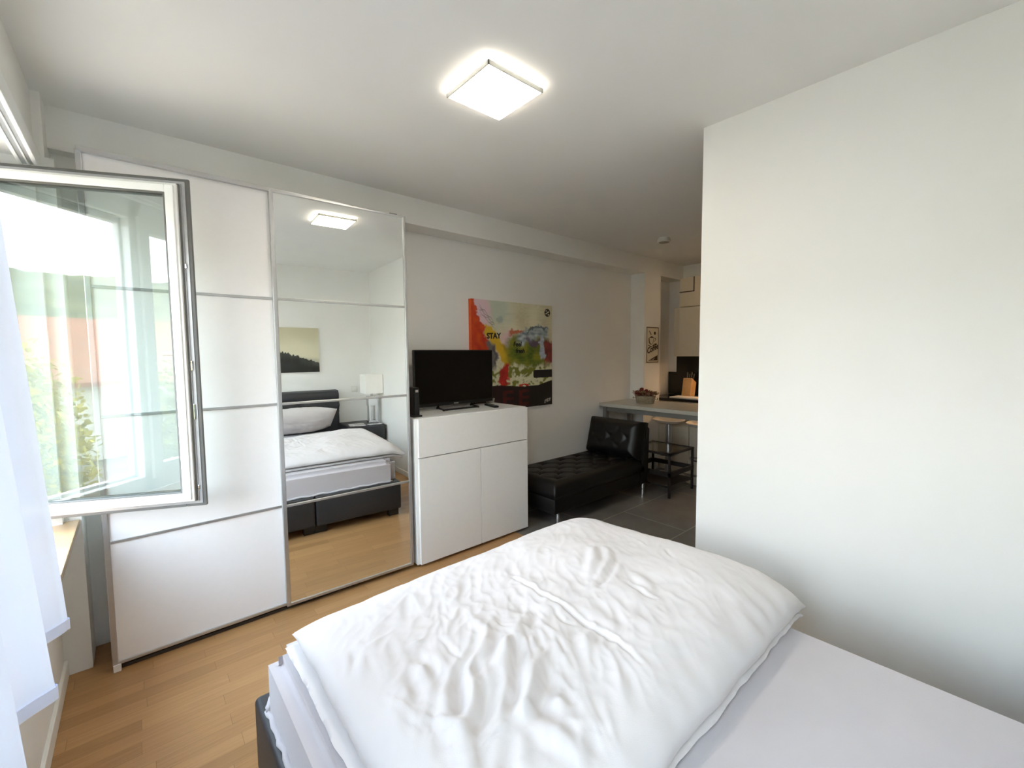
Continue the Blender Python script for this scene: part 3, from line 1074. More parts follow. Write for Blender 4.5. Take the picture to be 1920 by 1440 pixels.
sd = thing('side_table', 'small dark metal side table with glass top behind the chaise', 'side table', (4.2, 2.42, 0))
bm = bmesh.new()
SX0, SX1, SY0, SY1, SZ = 3.98, 4.475, 2.20, 2.69, 0.455
t_ = 0.022
for (x, y) in ((SX0, SY0), (SX1 - t_, SY0), (SX0, SY1 - t_), (SX1 - t_, SY1 - t_)):
    obj('leg', B((x, y, 0), (x + t_, y + t_, SZ), 0.002), M_DARKMET, sd)
bm = bmesh.new()
for z in (SZ - 0.022, 0.215):
    h = 0.022 if z > 0.3 else 0.045
    box(bm, (SX0, SY0, z), (SX1, SY0 + t_, z + h))
    box(bm, (SX0, SY1 - t_, z), (SX1, SY1, z + h))
    box(bm, (SX0, SY0, z), (SX0 + t_, SY1, z + h))
    box(bm, (SX1 - t_, SY0, z), (SX1, SY1, z + h))
obj('frame', bm, M_DARKMET, sd)
obj('glass_top', B((SX0 + t_, SY0 + t_, SZ - 0.010), (SX1 - t_, SY1 - t_, SZ - 0.003)), M_GLASS_TBL, sd)
obj('shelf', B((SX0 + 0.005, SY0 + 0.005, 0.105), (SX1 - 0.005, SY1 - 0.005, 0.122), 0.002), M_DARKMET, sd)

# wicker basket with dried flowers on the bar table
bk = thing('wicker_basket', 'small oval whitewashed wicker basket on the bar table', 'basket', (4.32, 2.70, 0.90))
bm = bmesh.new()
def oval(bm, c, prof, ax, ay, seg=40, wob=0.0):
    rings = []
    for r, z in prof:
        rings.append([bm.verts.new(Vector((c[0] + r * ax * math.cos(2 * math.pi * i / seg), c[1] + r * ay * math.sin(2 * math.pi * i / seg), c[2] + z)) + Vector((0, 0, wob * math.sin(i * 2.5)))) for i in range(seg)])
    for a, b in zip(rings, rings[1:]):
        for i in range(seg):
            j = (i + 1) % seg
            bm.faces.new((a[i], a[j], b[j], b[i]))
    bm.faces.new(rings[0][::-1])
    bm.faces.new(rings[-1])
prof = [(0.80, 0.0)]
for i in range(8):
    z = 0.004 + i * 0.0095
    r = 0.82 + 0.022 * i
    prof += [(r + 0.02, z + 0.002), (r + 0.045, z + 0.005), (r + 0.02, z + 0.008)]
prof += [(1.03, 0.084), (0.93, 0.084), (0.88, 0.06), (0.5, 0.055)]
oval(bm, (4.32, 2.70, 0.90), prof, 0.075, 0.125, 48, 0.0015)
obj('basket_body', bm, M_WICKER, bk, True, 60)
for sy in (-1, 1):
    bm = bmesh.new()
    pts = [(4.32 + 0.03 * math.cos(a), 2.70 + sy * (0.128 + 0.022 * math.sin(a)), 0.965 - 0.02 * math.sin(a)) for a in np.linspace(0, math.pi, 12)]
    tube(bm, pts, 0.005, 6)
    obj('handle', bm, M_WICKER, bk, True)
bm = bmesh.new()
for k in range(110):
    a, r_ = rnd.uniform(0, 6.28), rnd.uniform(0.2, 1.15)
    p = Vector((4.32 + 0.075 * r_ * math.cos(a), 2.69 + 0.125 * r_ * math.sin(a), 0.985 + rnd.uniform(-0.005, 0.03)))
    d = Vector((math.cos(a), math.sin(a), rnd.uniform(0.1, 1.2))).normalized()
    s_ = d.cross(Vector((0, 0, 1))).normalized()
    L_, W_ = rnd.uniform(0.035, 0.07), rnd.uniform(0.009, 0.016)
    n_ = s_.cross(d)
    q = [p, p + d * L_ * .5 + s_ * W_ + n_ * .006, p + d * L_, p + d * L_ * .5 - s_ * W_ + n_ * .006]
    bm.faces.new([bm.verts.new(x) for x in q])
tag(obj('dried_leaves', bm, M_LEAFD, None, True, flip=False), 'papery dried leaves spilling over the wicker basket rim', 'dried leaves', kind='stuff')
rose0 = None
for (x, y, z, s) in ((4.30, 2.790, 1.012, 1.25), (4.285, 2.735, 1.022, 1.25), (4.35, 2.765, 1.046, 1.05), (4.345, 2.705, 1.030, 1.1), (4.29, 2.675, 1.010, .95), (4.345, 2.645, 1.012, 1.0), (4.30, 2.615, 1.008, .9)):
    if rose0 is None:
        bm = bmesh.new()
        bmesh.ops.create_uvsphere(bm, u_segments=14, v_segments=9, radius=0.024)
        for v in bm.verts:
            a = math.atan2(v.co.y, v.co.x)
            f = 1 + 0.12 * math.sin(a * 3 + v.co.z * 160)
            v.co = Vector((v.co.x * f, v.co.y * f, v.co.z * 0.95))
        rose0 = obj('dried_rose', bm, M_ROSE, None, True)
        rr = rose0
    else:
        rr = rose0.copy()
        COL.objects.link(rr)
    rr.location = (x, y, z)
    rr.scale = (s, s, s)
    rr.rotation_euler = (0.3 * s, 0.2, s * 9)
    tag(rr, 'dried dark red rose head in the wicker basket', 'dried flower', 'dried roses in the wicker basket')

# ------------------------------------------------------------------ coffee sign on the column
SGX0, SGX1, SGZ0, SGZ1, SGY = 4.655, 4.930, 1.342, 1.779, 2.910
M_SIGN = mat('cream_sign_face', rgb(222, 212, 190), 0.5, var=0.05, scale=10)
M_SIGNK = mat('dark_brown_print', rgb(52, 36, 26), 0.6)
sg = thing('coffee_sign', 'small cream metal sign reading Coffee on the white column', 'sign', ((SGX0 + SGX1) / 2, SGY, SGZ0))
obj('plate', B((SGX0, SGY - 0.008, SGZ0), (SGX1, SGY, SGZ1), 0.002), M_SIGN, sg)
bm = bmesh.new()
f = 0.009
y0, y1 = SGY - 0.0095, SGY - 0.0078
i_ = 0.004
box(bm, (SGX0 + i_, y0, SGZ0 + i_), (SGX0 + i_ + f, y1, SGZ1 - i_))
box(bm, (SGX1 - i_ - f, y0, SGZ0 + i_), (SGX1 - i_, y1, SGZ1 - i_))
box(bm, (SGX0 + i_, y0, SGZ0 + i_), (SGX1 - i_, y1, SGZ0 + i_ + f))
box(bm, (SGX0 + i_, y0, SGZ1 - i_ - f), (SGX1 - i_, y1, SGZ1 - i_))
obj('border', bm, M_SIGNK, sg)
wall_text('Coffee', 0.096, SGX0 + 0.020, SGZ0 + 0.108, SGY - 0.0088, sg, M_SIGNK, 0.3, -0.28, offset=0.0026)
bm = bmesh.new()
def disc(cx, cz, rx, rz_, a0=0, a1=2 * math.pi, n=20):
    prism(bm, [(cx + rx * math.cos(a), cz + rz_ * math.sin(a)) for a in np.linspace(a0, a1, n)], lambda u, v, k: Vector((u, y0 if k == 0 else y1, v)))
def strip(pts, wd_):
    poly = [(p[0] - wd_, p[1] - wd_ * .3) for p in pts] + [(p[0] + wd_, p[1] + wd_ * .3) for p in pts[::-1]]
    prism(bm, poly, lambda u, v, k: Vector((u, y0 if k == 0 else y1, v)))
cx, cz = SGX0 + 0.11, SGZ0 + 0.255
disc(cx + 0.075, SGZ1 - 0.075, 0.022, 0.02)                                  # bean
strip([(cx - .055, cz + .045), (cx - .05, cz + .0), (cx - .02, cz - .03), (cx + .02, cz - .028)], 0.008)   # cup outline
strip([(cx + .055, cz + .045), (cx + .045, cz + .005), (cx + .02, cz - .028)], 0.004)
strip([(cx - .05, cz + .05), (cx, cz + .068), (cx + .055, cz + .048)], 0.006)
strip([(cx - .07, cz - .04), (cx, cz - .062), (cx + .07, cz - .02)], 0.008)
strip([(cx - .05, cz + .13), (cx - .02, cz + .105), (cx - .01, cz + .085)], 0.006)                        # steam
strip([(cx + .075, cz + .05), (cx + .10, cz + .03), (cx + .06, cz + .0)], 0.005)
disc(cx + 0.10, cz - 0.03, 0.018, 0.014)
prism(bm, [(SGX0 + .04, SGZ0 + .028), (SGX1 - .025, SGZ0 + .028), (SGX1 - .025, SGZ0 + .092)], lambda u, v, k: Vector((u, y0 if k == 0 else y1, v)))
obj('print', bm, M_SIGNK, sg)
prism_bm = bmesh.new()
for a, b in ((0.07, 0.045), (0.13, 0.062)):
    prism(prism_bm, [(SGX0 + a, SGZ0 + .036), (SGX0 + a + .02, SGZ0 + .036), (SGX0 + a + .06, SGZ0 + b)], lambda u, v, k: Vector((u, y0 - .0008 if k == 0 else y1, v)))
obj('print_highlight', prism_bm, M_SIGN, sg)

# ------------------------------------------------------------------ kitchen corner
bm = B((5.16, 1.4, 1.417), (5.515, 2.785, 2.02), 0.002)
kc = thing('wall_cabinet', 'beige kitchen wall cabinet above the black splashback', 'cabinet', (5.34, 2.1, 1.417))
obj('body', bm, M_KITCH, kc)
obj('door', B((5.142, 2.10, 1.417), (5.158, 2.745, 2.018), 0.0015), M_KITCH, kc)
obj('door', B((5.142, 1.45, 1.417), (5.158, 2.095, 2.018), 0.0015), M_KITCH, kc)
tag(obj('filler_panel', B((5.17, 2.789, 1.417), (5.515, 2.83, 2.02), 0.002), M_KITCH), 'beige side panel at the end of the kitchen wall cabinet', 'panel')
kd = thing('top_cabinet', 'beige boxed cabinet above the kitchen wall cabinet', 'cabinet', (5.34, 2.1, 2.03))
obj('body', B((5.18, 1.4, 2.03), (5.515, 2.77, 2.384), 0.002), M_KITCH, kd)
bm = bmesh.new()
box(bm, (5.176, 2.58, 2.205), (5.181, 2.77, 2.217))
box(bm, (5.176, 2.58, 2.205), (5.181, 2.592, 2.384))
obj('joint', bm, M_GAP, kd)
bm = bmesh.new()
box(bm, (5.495, 1.4, 0.905), (5.515, 2.965, 1.415))
box(bm, (5.495, 2.965, 0.905), (5.515, 3.08, 1.205))
tag(obj('splashback', bm, M_BLACKST), 'black stone splashback with a stepped end', 'splashback')
tag(obj('worktop', B((4.97, 1.4, 0.870), (5.515, 3.09, 0.902), 0.003), M_BLACKST), 'dark stone worktop along the kitchen end wall', 'worktop')
kb = thing('base_cabinet', 'beige kitchen base cabinet under the dark worktop', 'cabinet', (5.25, 2.2, 0))
obj('body', B((5.00, 1.4, 0.0), (5.515, 3.09, 0.868), 0.002), M_KITCH, kb)
for (a, b) in ((2.52, 3.02), (2.0, 2.51)):
    obj('door', B((4.982, a, 0.10), (4.998, b, 0.862), 0.0015), M_KITCH, kb)
nb = thing('knife_block', 'light beech knife block on the kitchen worktop', 'knife block', (5.36, 2.72, 0.902))
bm = bmesh.new()
prism(bm, [(5.28, 0.903), (5.40, 0.903), (5.44, 1.08), (5.33, 1.14)], lambda u, v, k: Vector((u, 2.66 if k == 0 else 2.78, v)))
bmesh.ops.bevel(bm, geom=bm.edges[:], offset=0.004, segments=1, affect='EDGES')
obj('block', bm, M_KNIFEW, nb)
for k in range(4):
    bm = bmesh.new()
    y = 2.68 + 0.026 * k
    cyl(bm, (5.385, y, 1.108), (5.385 + 0.03, y + 0.004 * k, 1.19 + 0.02 * (k % 2)), 0.009, 0.011, 10)
    obj('knife_handle', bm, M_BLACKP, nb, True, 40)
tag(obj('chopping_board', B((5.02, 2.30, 0.9025), (5.24, 2.80, 0.918), 0.004), mat('pale_board', rgb(220, 214, 204), 0.5)), 'pale chopping board lying on the dark kitchen worktop', 'chopping board')

ul = thing('cabinet_light', 'slim warm light bar under the kitchen wall cabinet', 'light', (5.30, 2.0, 1.417))
obj('housing', B((5.27, 1.5, 1.404), (5.34, 2.44, 1.4165), 0.002), M_ALU, ul)
obj('diffuser', B((5.28, 1.51, 1.400), (5.33, 2.43, 1.4045)), emit('warm_light_bar', (1.0, 0.62, 0.32, 1), 26.0), ul)

# warm ceiling downlight of the kitchen
M_WARM = emit('warm_lamp_disc', (1.0, 0.66, 0.36, 1), 34.0)
for i, (x, y) in enumerate(((4.45, 1.62), (4.95, 2.20))):
    dl = thing('ceiling_spotlight', ('round ceiling spotlight by the partition edge', 'round ceiling spotlight above the kitchen worktop')[i], 'spotlight', (x, y, CEIL))
    bm = bmesh.new()
    lathe(bm, (x, y, CEIL - 0.055), [(0.052, 0), (0.055, 0.01), (0.055, 0.055)], 28)
    obj('housing', bm, M_WHITEF, dl, True, 40)
    bm = bmesh.new()
    lathe(bm, (x, y, CEIL - 0.058), [(0.042, 0), (0.042, 0.003)], 28)
    obj('lamp_disc', bm, M_WARM, dl)

# ------------------------------------------------------------------ smoke detector, ceiling lamp
dt = thing('smoke_detector', 'round white smoke detector on the ceiling near the column', 'smoke detector', (4.03, 2.33, CEIL))
bm = bmesh.new()
lathe(bm, (4.03, 2.33, CEIL - 0.045), [(0.050, 0.0), (0.062, 0.004), (0.064, 0.018), (0.052, 0.045)], 32)
obj('casing', bm, M_SOCKET, dt, True, 50)
bm = bmesh.new()
lathe(bm, (4.03, 2.33, CEIL - 0.049), [(0.015, 0), (0.05, 0.004)], 28)
obj('grille', bm, mat('grey_plastic', rgb(150, 148, 142), 0.6), dt)

LX, LY, LH = 1.222, 1.508, 0.147
lp = thing('ceiling_lamp', 'square white flush ceiling lamp switched on', 'lamp', (LX, LY, CEIL))
bm = bmesh.new()
zt, zb = CEIL, CEIL - 0.034
box(bm, (LX - LH + 0.02, LY - LH + 0.02, CEIL - 0.012), (LX + LH - 0.02, LY + LH - 0.02, CEIL))
for (a, b, c_, d_) in ((-LH, -LH, LH, -LH + .006), (-LH, LH - .006, LH, LH), (-LH, -LH, -LH + .006, LH), (LH - .006, -LH, LH, LH)):
    box(bm, (LX + a, LY + b, zb), (LX + c_, LY + d_, zb + 0.018), 0.001)
obj('frame', bm, mat('lamp_frame_white', rgb(232, 230, 222), 0.35), lp)
M_LAMP = emit('lamp_diffuser', (1.0, 0.91, 0.77, 1), 26.0)
obj('diffuser', B((LX - LH + .006, LY - LH + .006, zb + 0.002), (LX + LH - .006, LY + LH - .006, zb + 0.0215), 0.002), M_LAMP, lp)

# ------------------------------------------------------------------ bed
BX0, BX1, BY0, BY1 = 0.245, 1.705, -0.46, 1.625
bed = thing('bed', 'anthracite box spring bed with a pale grey fitted sheet', 'bed', (0.975, 0.58, 0))
for (a, b) in ((BX0, 0.973), (0.977, BX1)):
    obj('bed_base', B((a, BY0, 0.065), (b, BY1, 0.318), 0.018, 4), M_BEDLEA, bed, True, 40)
for x in (BX0 + 0.06, 0.93, 1.02, BX1 - 0.06):
    for y in (BY0 + 0.08, BY1 - 0.07):
        obj('leg', B((x - 0.045, y - 0.03, 0), (x + 0.045, y + 0.03, 0.068), 0.004), M_BLACKP, bed)

def mattress():
    bm = bmesh.new()
    x0, x1, y0, y1, z0, z1 = 0.272, 1.694, -0.44, 1.585, 0.318, 0.512
    box(bm, (x0, y0, z0), (x1, y1, z1))
    bmesh.ops.bevel(bm, geom=[e for e in bm.edges if abs(e.verts[0].co.z - e.verts[1].co.z) > 0.1], offset=0.07, segments=6, affect='EDGES')
    bmesh.ops.bevel(bm, geom=[e for e in bm.edges if e.verts[0].co.z > 0.5 and e.verts[1].co.z > 0.5], offset=0.035, segments=5, affect='EDGES')
    return bm
mt = obj('mattress', mattress(), M_SHEET, bed, True, 60)
mt['label'] = 'mattress in a pale grey fitted sheet'
bm = bmesh.new()
pts = []
for i in range(80):
    y = -0.3 + i / 79 * 1.83
    pts.append((0.268 + 0.003 * math.sin(i * 1.9), y, 0.322 + 0.006 * math.sin(i * 1.1)))
for i in range(10):
    a = i / 9 * math.pi / 2
    pts.append((0.338 - 0.07 * math.cos(a), 1.515 + 0.07 * math.sin(a) + 0.002, 0.322 + 0.008 * math.sin(i * 2.0)))
for i in range(40):
    pts.append((0.338 + i / 39 * 1.30, 1.588, 0.322 + 0.004 * math.sin(i * 1.3)))
tube(bm, pts, 0.009, 8)
obj('sheet_hem', bm, M_SHEET, mt, True)

# headboard: upright panel with two stacked rolls
def headboard(x0, x1):
    bm = bmesh.new()
    prof = [(-0.715, 0.06), (-0.60, 0.06)]
    def roll(zc, rz_, yb, depth, n=12):
        return [(yb + depth * math.cos(a), zc + rz_ * math.sin(a)) for a in np.linspace(-math.pi / 2, math.pi / 2, n)]
    prof += [(-0.60, 0.50), (-0.592, 0.62), (-0.60, 0.735)]
    prof += roll(0.820, 0.080, -0.600, 0.045)
    prof += roll(0.935, 0.072, -0.605, 0.048)
    prof += [(-0.66, 1.018), (-0.715, 1.0)]
    prism(bm, prof, lambda u, v, k: Vector((x0 if k == 0 else x1, u, v)))
    bmesh.ops.bevel(bm, geom=[e for e in bm.edges if abs(e.verts[0].co.x - e.verts[1].co.x) < 1e-4], offset=0.018, segments=3, affect='EDGES')
    return bm
obj('headboard', headboard(0.17, 1.765), M_BEDLEA, bed, True, 45)

# duvet -------------------------------------------------------------
DX0, DX1, DY0, DY1 = 0.340, 1.800, 0.452, 1.495
CREASES = [  # polyline points (x, y), depth, width, ridge height
    ([(0.997, 1.153), (0.998, 1.078), (0.989, 1.011), (0.995, 0.918), (0.988, 0.834), (0.981, 0.742), (0.974, 0.655), (0.958, 0.604)], 0.007, 0.0065, 0.005),
    ([(0.825, 0.898), (0.782, 0.834), (0.756, 0.795)], 0.005, 0.006, 0.002),
    ([(0.82, 0.816), (0.785, 0.792)], 0.005, 0.006, 0.002),
    ([(0.87, 0.814), (0.845, 0.766)], 0.004, 0.006, 0.002),
    ([(0.625, 1.041), (0.617, 0.941)], 0.006, 0.007, 0.002),
    ([(0.965, 0.934), (0.944, 0.859), (0.957, 0.819)], 0.005, 0.007, 0.002),
    ([(0.627, 0.709), (0.571, 0.704), (0.52, 0.7), (0.488, 0.686)], -0.006, 0.007, 0),
    ([(1.242, 0.833), (1.229, 0.772), (1.223, 0.724)], 0.006, 0.008, 0.004),
    ([(1.56, 0.995), (1.528, 0.946)], -0.004, 0.006, 0),
    ([(1.556, 0.876), (1.505, 0.811)], 0.004, 0.007, 0.001),
    ([(1.292, 0.725), (1.278, 0.633)], -0.003, 0.01, 0),
    ([(1.218, 0.479), (1.18, 0.445), (1.133, 0.419)], -0.006, 0.011, 0),
    ([(0.993, 0.486), (1.052, 0.468), (1.144, 0.446)], -0.005, 0.012, 0),
    ([(1.105, 0.492), (1.164, 0.486), (1.218, 0.479)], -0.004, 0.01, 0),
    ([(0.42, 0.968), (0.432, 0.91), (0.441, 0.863)], -0.005, 0.007, 0),
    ([(0.455, 0.846), (0.486, 0.789)], -0.006, 0.008, 0),
    ([(0.419, 0.878), (0.432, 0.841), (0.441, 0.813)], 0.004, 0.007, 0.001),
    ([(0.455, 1.162), (0.489, 1.165), (0.537, 1.178)], -0.004, 0.009, 0),
    ([(0.545, 1.082), (0.58, 1.077)], -0.005, 0.008, 0),
]
FOLDS = [  # broad soft folds: polyline, height, width
    ([(0.888, 0.96), (0.809, 0.931), (0.73, 0.88), (0.673, 0.839), (0.626, 0.826)], 0.016, 0.02),
    ([(0.848, 0.955), (0.759, 0.905), (0.742, 0.837), (0.675, 0.757), (0.594, 0.711)], -0.015, 0.018),
    ([(0.778, 0.791), (0.717, 0.745), (0.657, 0.711), (0.594, 0.721)], 0.018, 0.022),
    ([(0.793, 0.762), (0.734, 0.73), (0.679, 0.691), (0.659, 0.652)], -0.014, 0.02),
    ([(0.613, 0.922), (0.59, 0.832), (0.54, 0.78), (0.468, 0.731)], 0.014, 0.018),
    ([(0.613, 0.929), (0.558, 0.86), (0.506, 0.788)], -0.014, 0.016),
    ([(0.694, 0.865), (0.642, 0.812), (0.581, 0.779), (0.524, 0.741)], -0.012, 0.02),
    ([(0.518, 0.777), (0.49, 0.726), (0.461, 0.684)], 0.013, 0.018),
    ([(0.755, 1.037), (0.726, 0.969), (0.639, 0.899)], 0.01, 0.018),
    ([(0.829, 1.002), (0.776, 0.951)], -0.01, 0.016),
    ([(0.547, 0.869), (0.508, 0.814), (0.482, 0.768)], 0.012, 0.018),
    ([(0.969, 0.779), (0.888, 0.739)], 0.009, 0.018),
    ([(0.713, 0.691), (0.698, 0.657)], 0.01, 0.02),
    ([(0.876, 0.681), (0.804, 0.611)], -0.007, 0.03),
    ([(0.649, 0.684), (0.643, 0.606), (0.653, 0.558)], 0.01, 0.022),
    ([(0.538, 0.693), (0.5, 0.654), (0.475, 0.631)], -0.012, 0.02),
    ([(0.578, 0.673), (0.528, 0.629), (0.521, 0.59)], -0.012, 0.018),
    ([(0.722, 0.556), (0.678, 0.518)], -0.008, 0.02),
    ([(1.323, 1.057), (1.262, 0.991), (1.195, 0.965)], 0.01, 0.018),
    ([(1.371, 1.028), (1.309, 0.962), (1.213, 0.925)], 0.011, 0.016),
    ([(1.335, 0.964), (1.23, 0.911), (1.167, 0.9)], -0.009, 0.016),
    ([(1.303, 0.845), (1.271, 0.776)], 0.01, 0.02),
    ([(1.054, 0.861), (1.015, 0.774), (1.025, 0.702)], 0.008, 0.03),
    ([(1.16, 0.844), (1.129, 0.731), (1.195, 0.707)], -0.006, 0.03),
    ([(0.387, 1.197), (0.352, 1.127)], -0.009, 0.014),
    ([(0.432, 1.183), (0.389, 1.117)], -0.01, 0.015),
    ([(0.382, 0.973), (0.346, 0.898), (0.324, 0.839)], -0.008, 0.02),
    ([(0.425, 0.903), (0.392, 0.873), (0.37, 0.838)], 0.009, 0.02),
    ([(0.538, 1.031), (0.538, 0.95), (0.535, 0.901)], -0.009, 0.02),
    ([(0.494, 0.979), (0.485, 0.906), (0.465, 0.876)], -0.01, 0.02),
    ([(0.532, 1.001), (0.511, 0.947)], 0.01, 0.018),
    ([(0.497, 0.796), (0.478, 0.772)], 0.012, 0.02),
    ([(0.416, 1.127), (0.397, 1.07)], 0.007, 0.015),
]

def seg_d(px, py, a, b):
    ax, ay = a
    bx, by = b
    dx, dy = bx - ax, by - ay
    t = max(0, min(1, ((px - ax) * dx + (py - ay) * dy) / (dx * dx + dy * dy)))
    qx, qy = ax + t * dx, ay + t * dy
    side = (dx * (py - ay) - dy * (px - ax))
    return math.hypot(px - qx, py - qy), side, t

def poly_d(px, py, pts):
    best = (9, 0, 0)
    n = len(pts) - 1
    for i in range(n):
        d, s, t = seg_d(px, py, pts[i], pts[i + 1])
        if d < best[0]:
            best = (d, s, (i + t) / n)
    return best

def duvet_height(x, y):
    wx = x + 0.020 * nz2(x * 7, y * 7, 3)
    wy = y + 0.020 * nz2(x * 7, y * 7, 8)
    h = 0.0
    for pts, H_, W_ in FOLDS:
        d, s, t = poly_d(wx, wy, pts)
        if d < W_ * 3.2:
            k = math.sin(math.pi * min(1, max(0, 0.12 + 0.76 * t)))
            h += H_ * k * (math.exp(-(d / W_) ** 2) - 0.35 * math.exp(-((d - W_ * 1.7) / (W_ * .8)) ** 2))
    for pts, D_, W_, Rg in CREASES:
        d, s, t = poly_d(x + 0.006 * nz2(x * 30, y * 30, 4), y + 0.006 * nz2(x * 30, y * 30, 14), pts)
        if d < W_ * 5:
            k = math.sin(math.pi * min(1, max(0, 0.1 + 0.8 * t)))
            h += k * (-D_ * math.exp(-(d / W_) ** 2))
            if Rg:
                h += k * Rg * math.exp(-((d - W_ * 1.8) / (W_ * 1.3)) ** 2) * (1 if s > 0 else 0.35)
    # finer creasing running away from the bed's near side, strongest in the middle
    cs, sn = math.cos(math.radians(55)), math.sin(math.radians(55))
    a = wx * cs + wy * sn
    b = -wx * sn + wy * cs
    amt = 0.35 + 0.9 * math.exp(-((x - 0.78) / 0.34) ** 2 - ((y - 0.90) / 0.36) ** 2)
    n1 = nz2(a * 4.0, b * 13.0, 21)
    n2 = nz2(a * 9.0 + 3, b * 22.0, 31)
    n3 = nz2(a * 24.0, b * 14.0, 41) + 0.6 * (1 - 2.4 * abs(nz2(a * 14 + 2 * n1, b * 26.0, 45)))
    h += amt * (0.0050 * n1 + 0.0048 * (1 - 2 * abs(n2)) + 0.0030 * n3)
    h += 0.020 * nz2(x * 2.8, y * 2.8, 51) + 0.010 * nz2(wx * 6.5, wy * 5.0, 57)
    return h

def duvet():
    bm = bmesh.new()
    nu, nv = 300, 220
    def prof(d, w):
        return math.sqrt(max(0.0, 1 - max(0, 1 - d / w) ** 2))
    def edge_wob(x, y):
        return 0.010 * nz2(x * 5, y * 5, 61) + 0.004 * nz2(x * 17, y * 17, 62)
    def top(u, v):
        # concentrate points near the rim
        x = DX0 + (DX1 - DX0) * u
        y = DY0 + (DY1 - DY0) * v
        dl, dr_, dn, df = x - DX0, DX1 - x, y - DY0, DY1 - y
        e = min(prof(dl, 0.16), prof(dr_, 0.30), prof(dn, 0.20), prof(df, 0.30))
        e = (prof(dl, 0.12) * prof(dr_, 0.17) * prof(dn, 0.16) * prof(df, 0.22))
        T = 0.082 + 0.045 * math.exp(-((x - 1.42) / 0.40) ** 2 - ((y - 0.90) / 0.55) ** 2) - 0.012 * sst(0.8, 0.5, x)
        over = sst(1.66, 1.82, x)
        zrim = 0.560 - 0.026 * over
        z = zrim + T * e + duvet_height(x, y) * sst(0, 0.12, min(dl, dr_, dn, df))
        wob = edge_wob(x, y)
        # puckers along the head edge
        z += 0.006 * math.sin(x * 62 + 3 * nz2(x * 4, 0, 5)) * math.exp(-(dn / 0.07) ** 2) * sst(0, .02, dn) * (0.4 + 0.6 * sst(1.1, 1.5, x))
        xx = x + wob * (1 - sst(0, .15, min(dl, dr_)))
        yy = y + wob * (1 - sst(0, .15, min(dn, df)))
        return Vector((xx, yy, z))
    g = sheet(bm, nu, nv, top)
    ring_ = [g[i][0] for i in range(nu + 1)] + [g[nu][j] for j in range(1, nv + 1)] + [g[i][nv] for i in range(nu - 1, -1, -1)] + [g[0][j] for j in range(nv - 1, 0, -1)]
    c = Vector(((DX0 + DX1) / 2, (DY0 + DY1) / 2, 0))
    low = []
    for v in ring_:
        d = (c - v.co)
        d.z = 0
        d.normalize()
        low.append(bm.verts.new(v.co + d * 0.016 + Vector((0, 0, -0.010))))
    n = len(ring_)
    for i in range(n):
        j = (i + 1) % n
        bm.faces.new((ring_[i], ring_[j], low[j], low[i]))
    return bm, nu
dvt = thing('duvet', 'rumpled white duvet folded across the foot half of the bed', 'duvet', (1.07, 0.97, 0.513))
bm, _ = duvet()
obj('upper_layer', bm, M_LINEN, dvt, True)

def duvet_low():
    bm = bmesh.new()
    nu, nv = 150, 110
    X0, X1, Y0, Y1 = DX0 - 0.024, DX1 - 0.012, DY0 + 0.003, DY1 - 0.012
    def zf(x, y, k):
        d = min(x - X0, X1 - x, y - Y0, Y1 - y)
        e = math.sqrt(max(0, 1 - max(0, 1 - d / 0.03) ** 2))
        over = sst(1.67, 1.80, x)
        w_ = 0.003 * nz2(x * 14, y * 14, 71) * (1 if k else 0)
        return (0.530 - 0.026 * over) + (0.010 * e if k else -0.015 * e) + w_
    def pos(u, v, k):
        x = X0 + (X1 - X0) * u
        y = Y0 + (Y1 - Y0) * v
        d = min(x - X0, X1 - x, y - Y0, Y1 - y)
        wob = (0.008 * nz2(x * 6, y * 6, 81) + 0.004 * nz2(x * 21, y * 21, 82)) * (1 - sst(0, 0.08, d))
        return Vector((x + wob, y + wob, zf(x, y, k)))
    g = sheet(bm, nu, nv, lambda u, v: pos(u, v, 1))
    h = sheet(bm, nu, nv, lambda u, v: pos(u, v, 0))
    bmesh.ops.remove_doubles(bm, verts=bm.verts[:], dist=0.0004)
    return bm
obj('lower_layer', duvet_low(), M_LINEN, dvt, True)

# pillow
def pillow(cx, cy, cz, wx, wy, th, tilt):
    bm = bmesh.new()
    n = 48
    def f(u, v, s):
        a, b = u * 2 - 1, v * 2 - 1
        sa = 1 - 0.07 * (1 - b * b)
        sb = 1 - 0.07 * (1 - a * a)
        k = max(0, (1 - abs(a) ** 2.6)) ** 0.55 * max(0, (1 - abs(b) ** 2.6)) ** 0.55
        p = Vector((a * wx / 2 * sb * (1.0), b * wy / 2 * sa, s * th / 2 * k + 0.012 * nz2(a * 2.5, b * 2.5, 3 + s) * k + 0.005 * (1 - 2 * abs(nz2(a * 5, b * 7, 9))) * k))
        return Matrix.Translation((cx, cy, cz)) @ Matrix.Rotation(tilt, 4, 'X') @ p
    sheet(bm, n, n, lambda u, v: f(u, v, 1))
    sheet(bm, n, n, lambda u, v: f(u, v, -1))
    bmesh.ops.remove_doubles(bm, verts=bm.verts[:], dist=0.0005)
    return bm
tag(obj('pillow', pillow(1.20, -0.30, 0.69, 0.84, 0.44, 0.25, math.radians(36)), M_PILLOW, None, True), 'plump beige pillow leaning on the bed headboard, seen in the mirror', 'pillow')

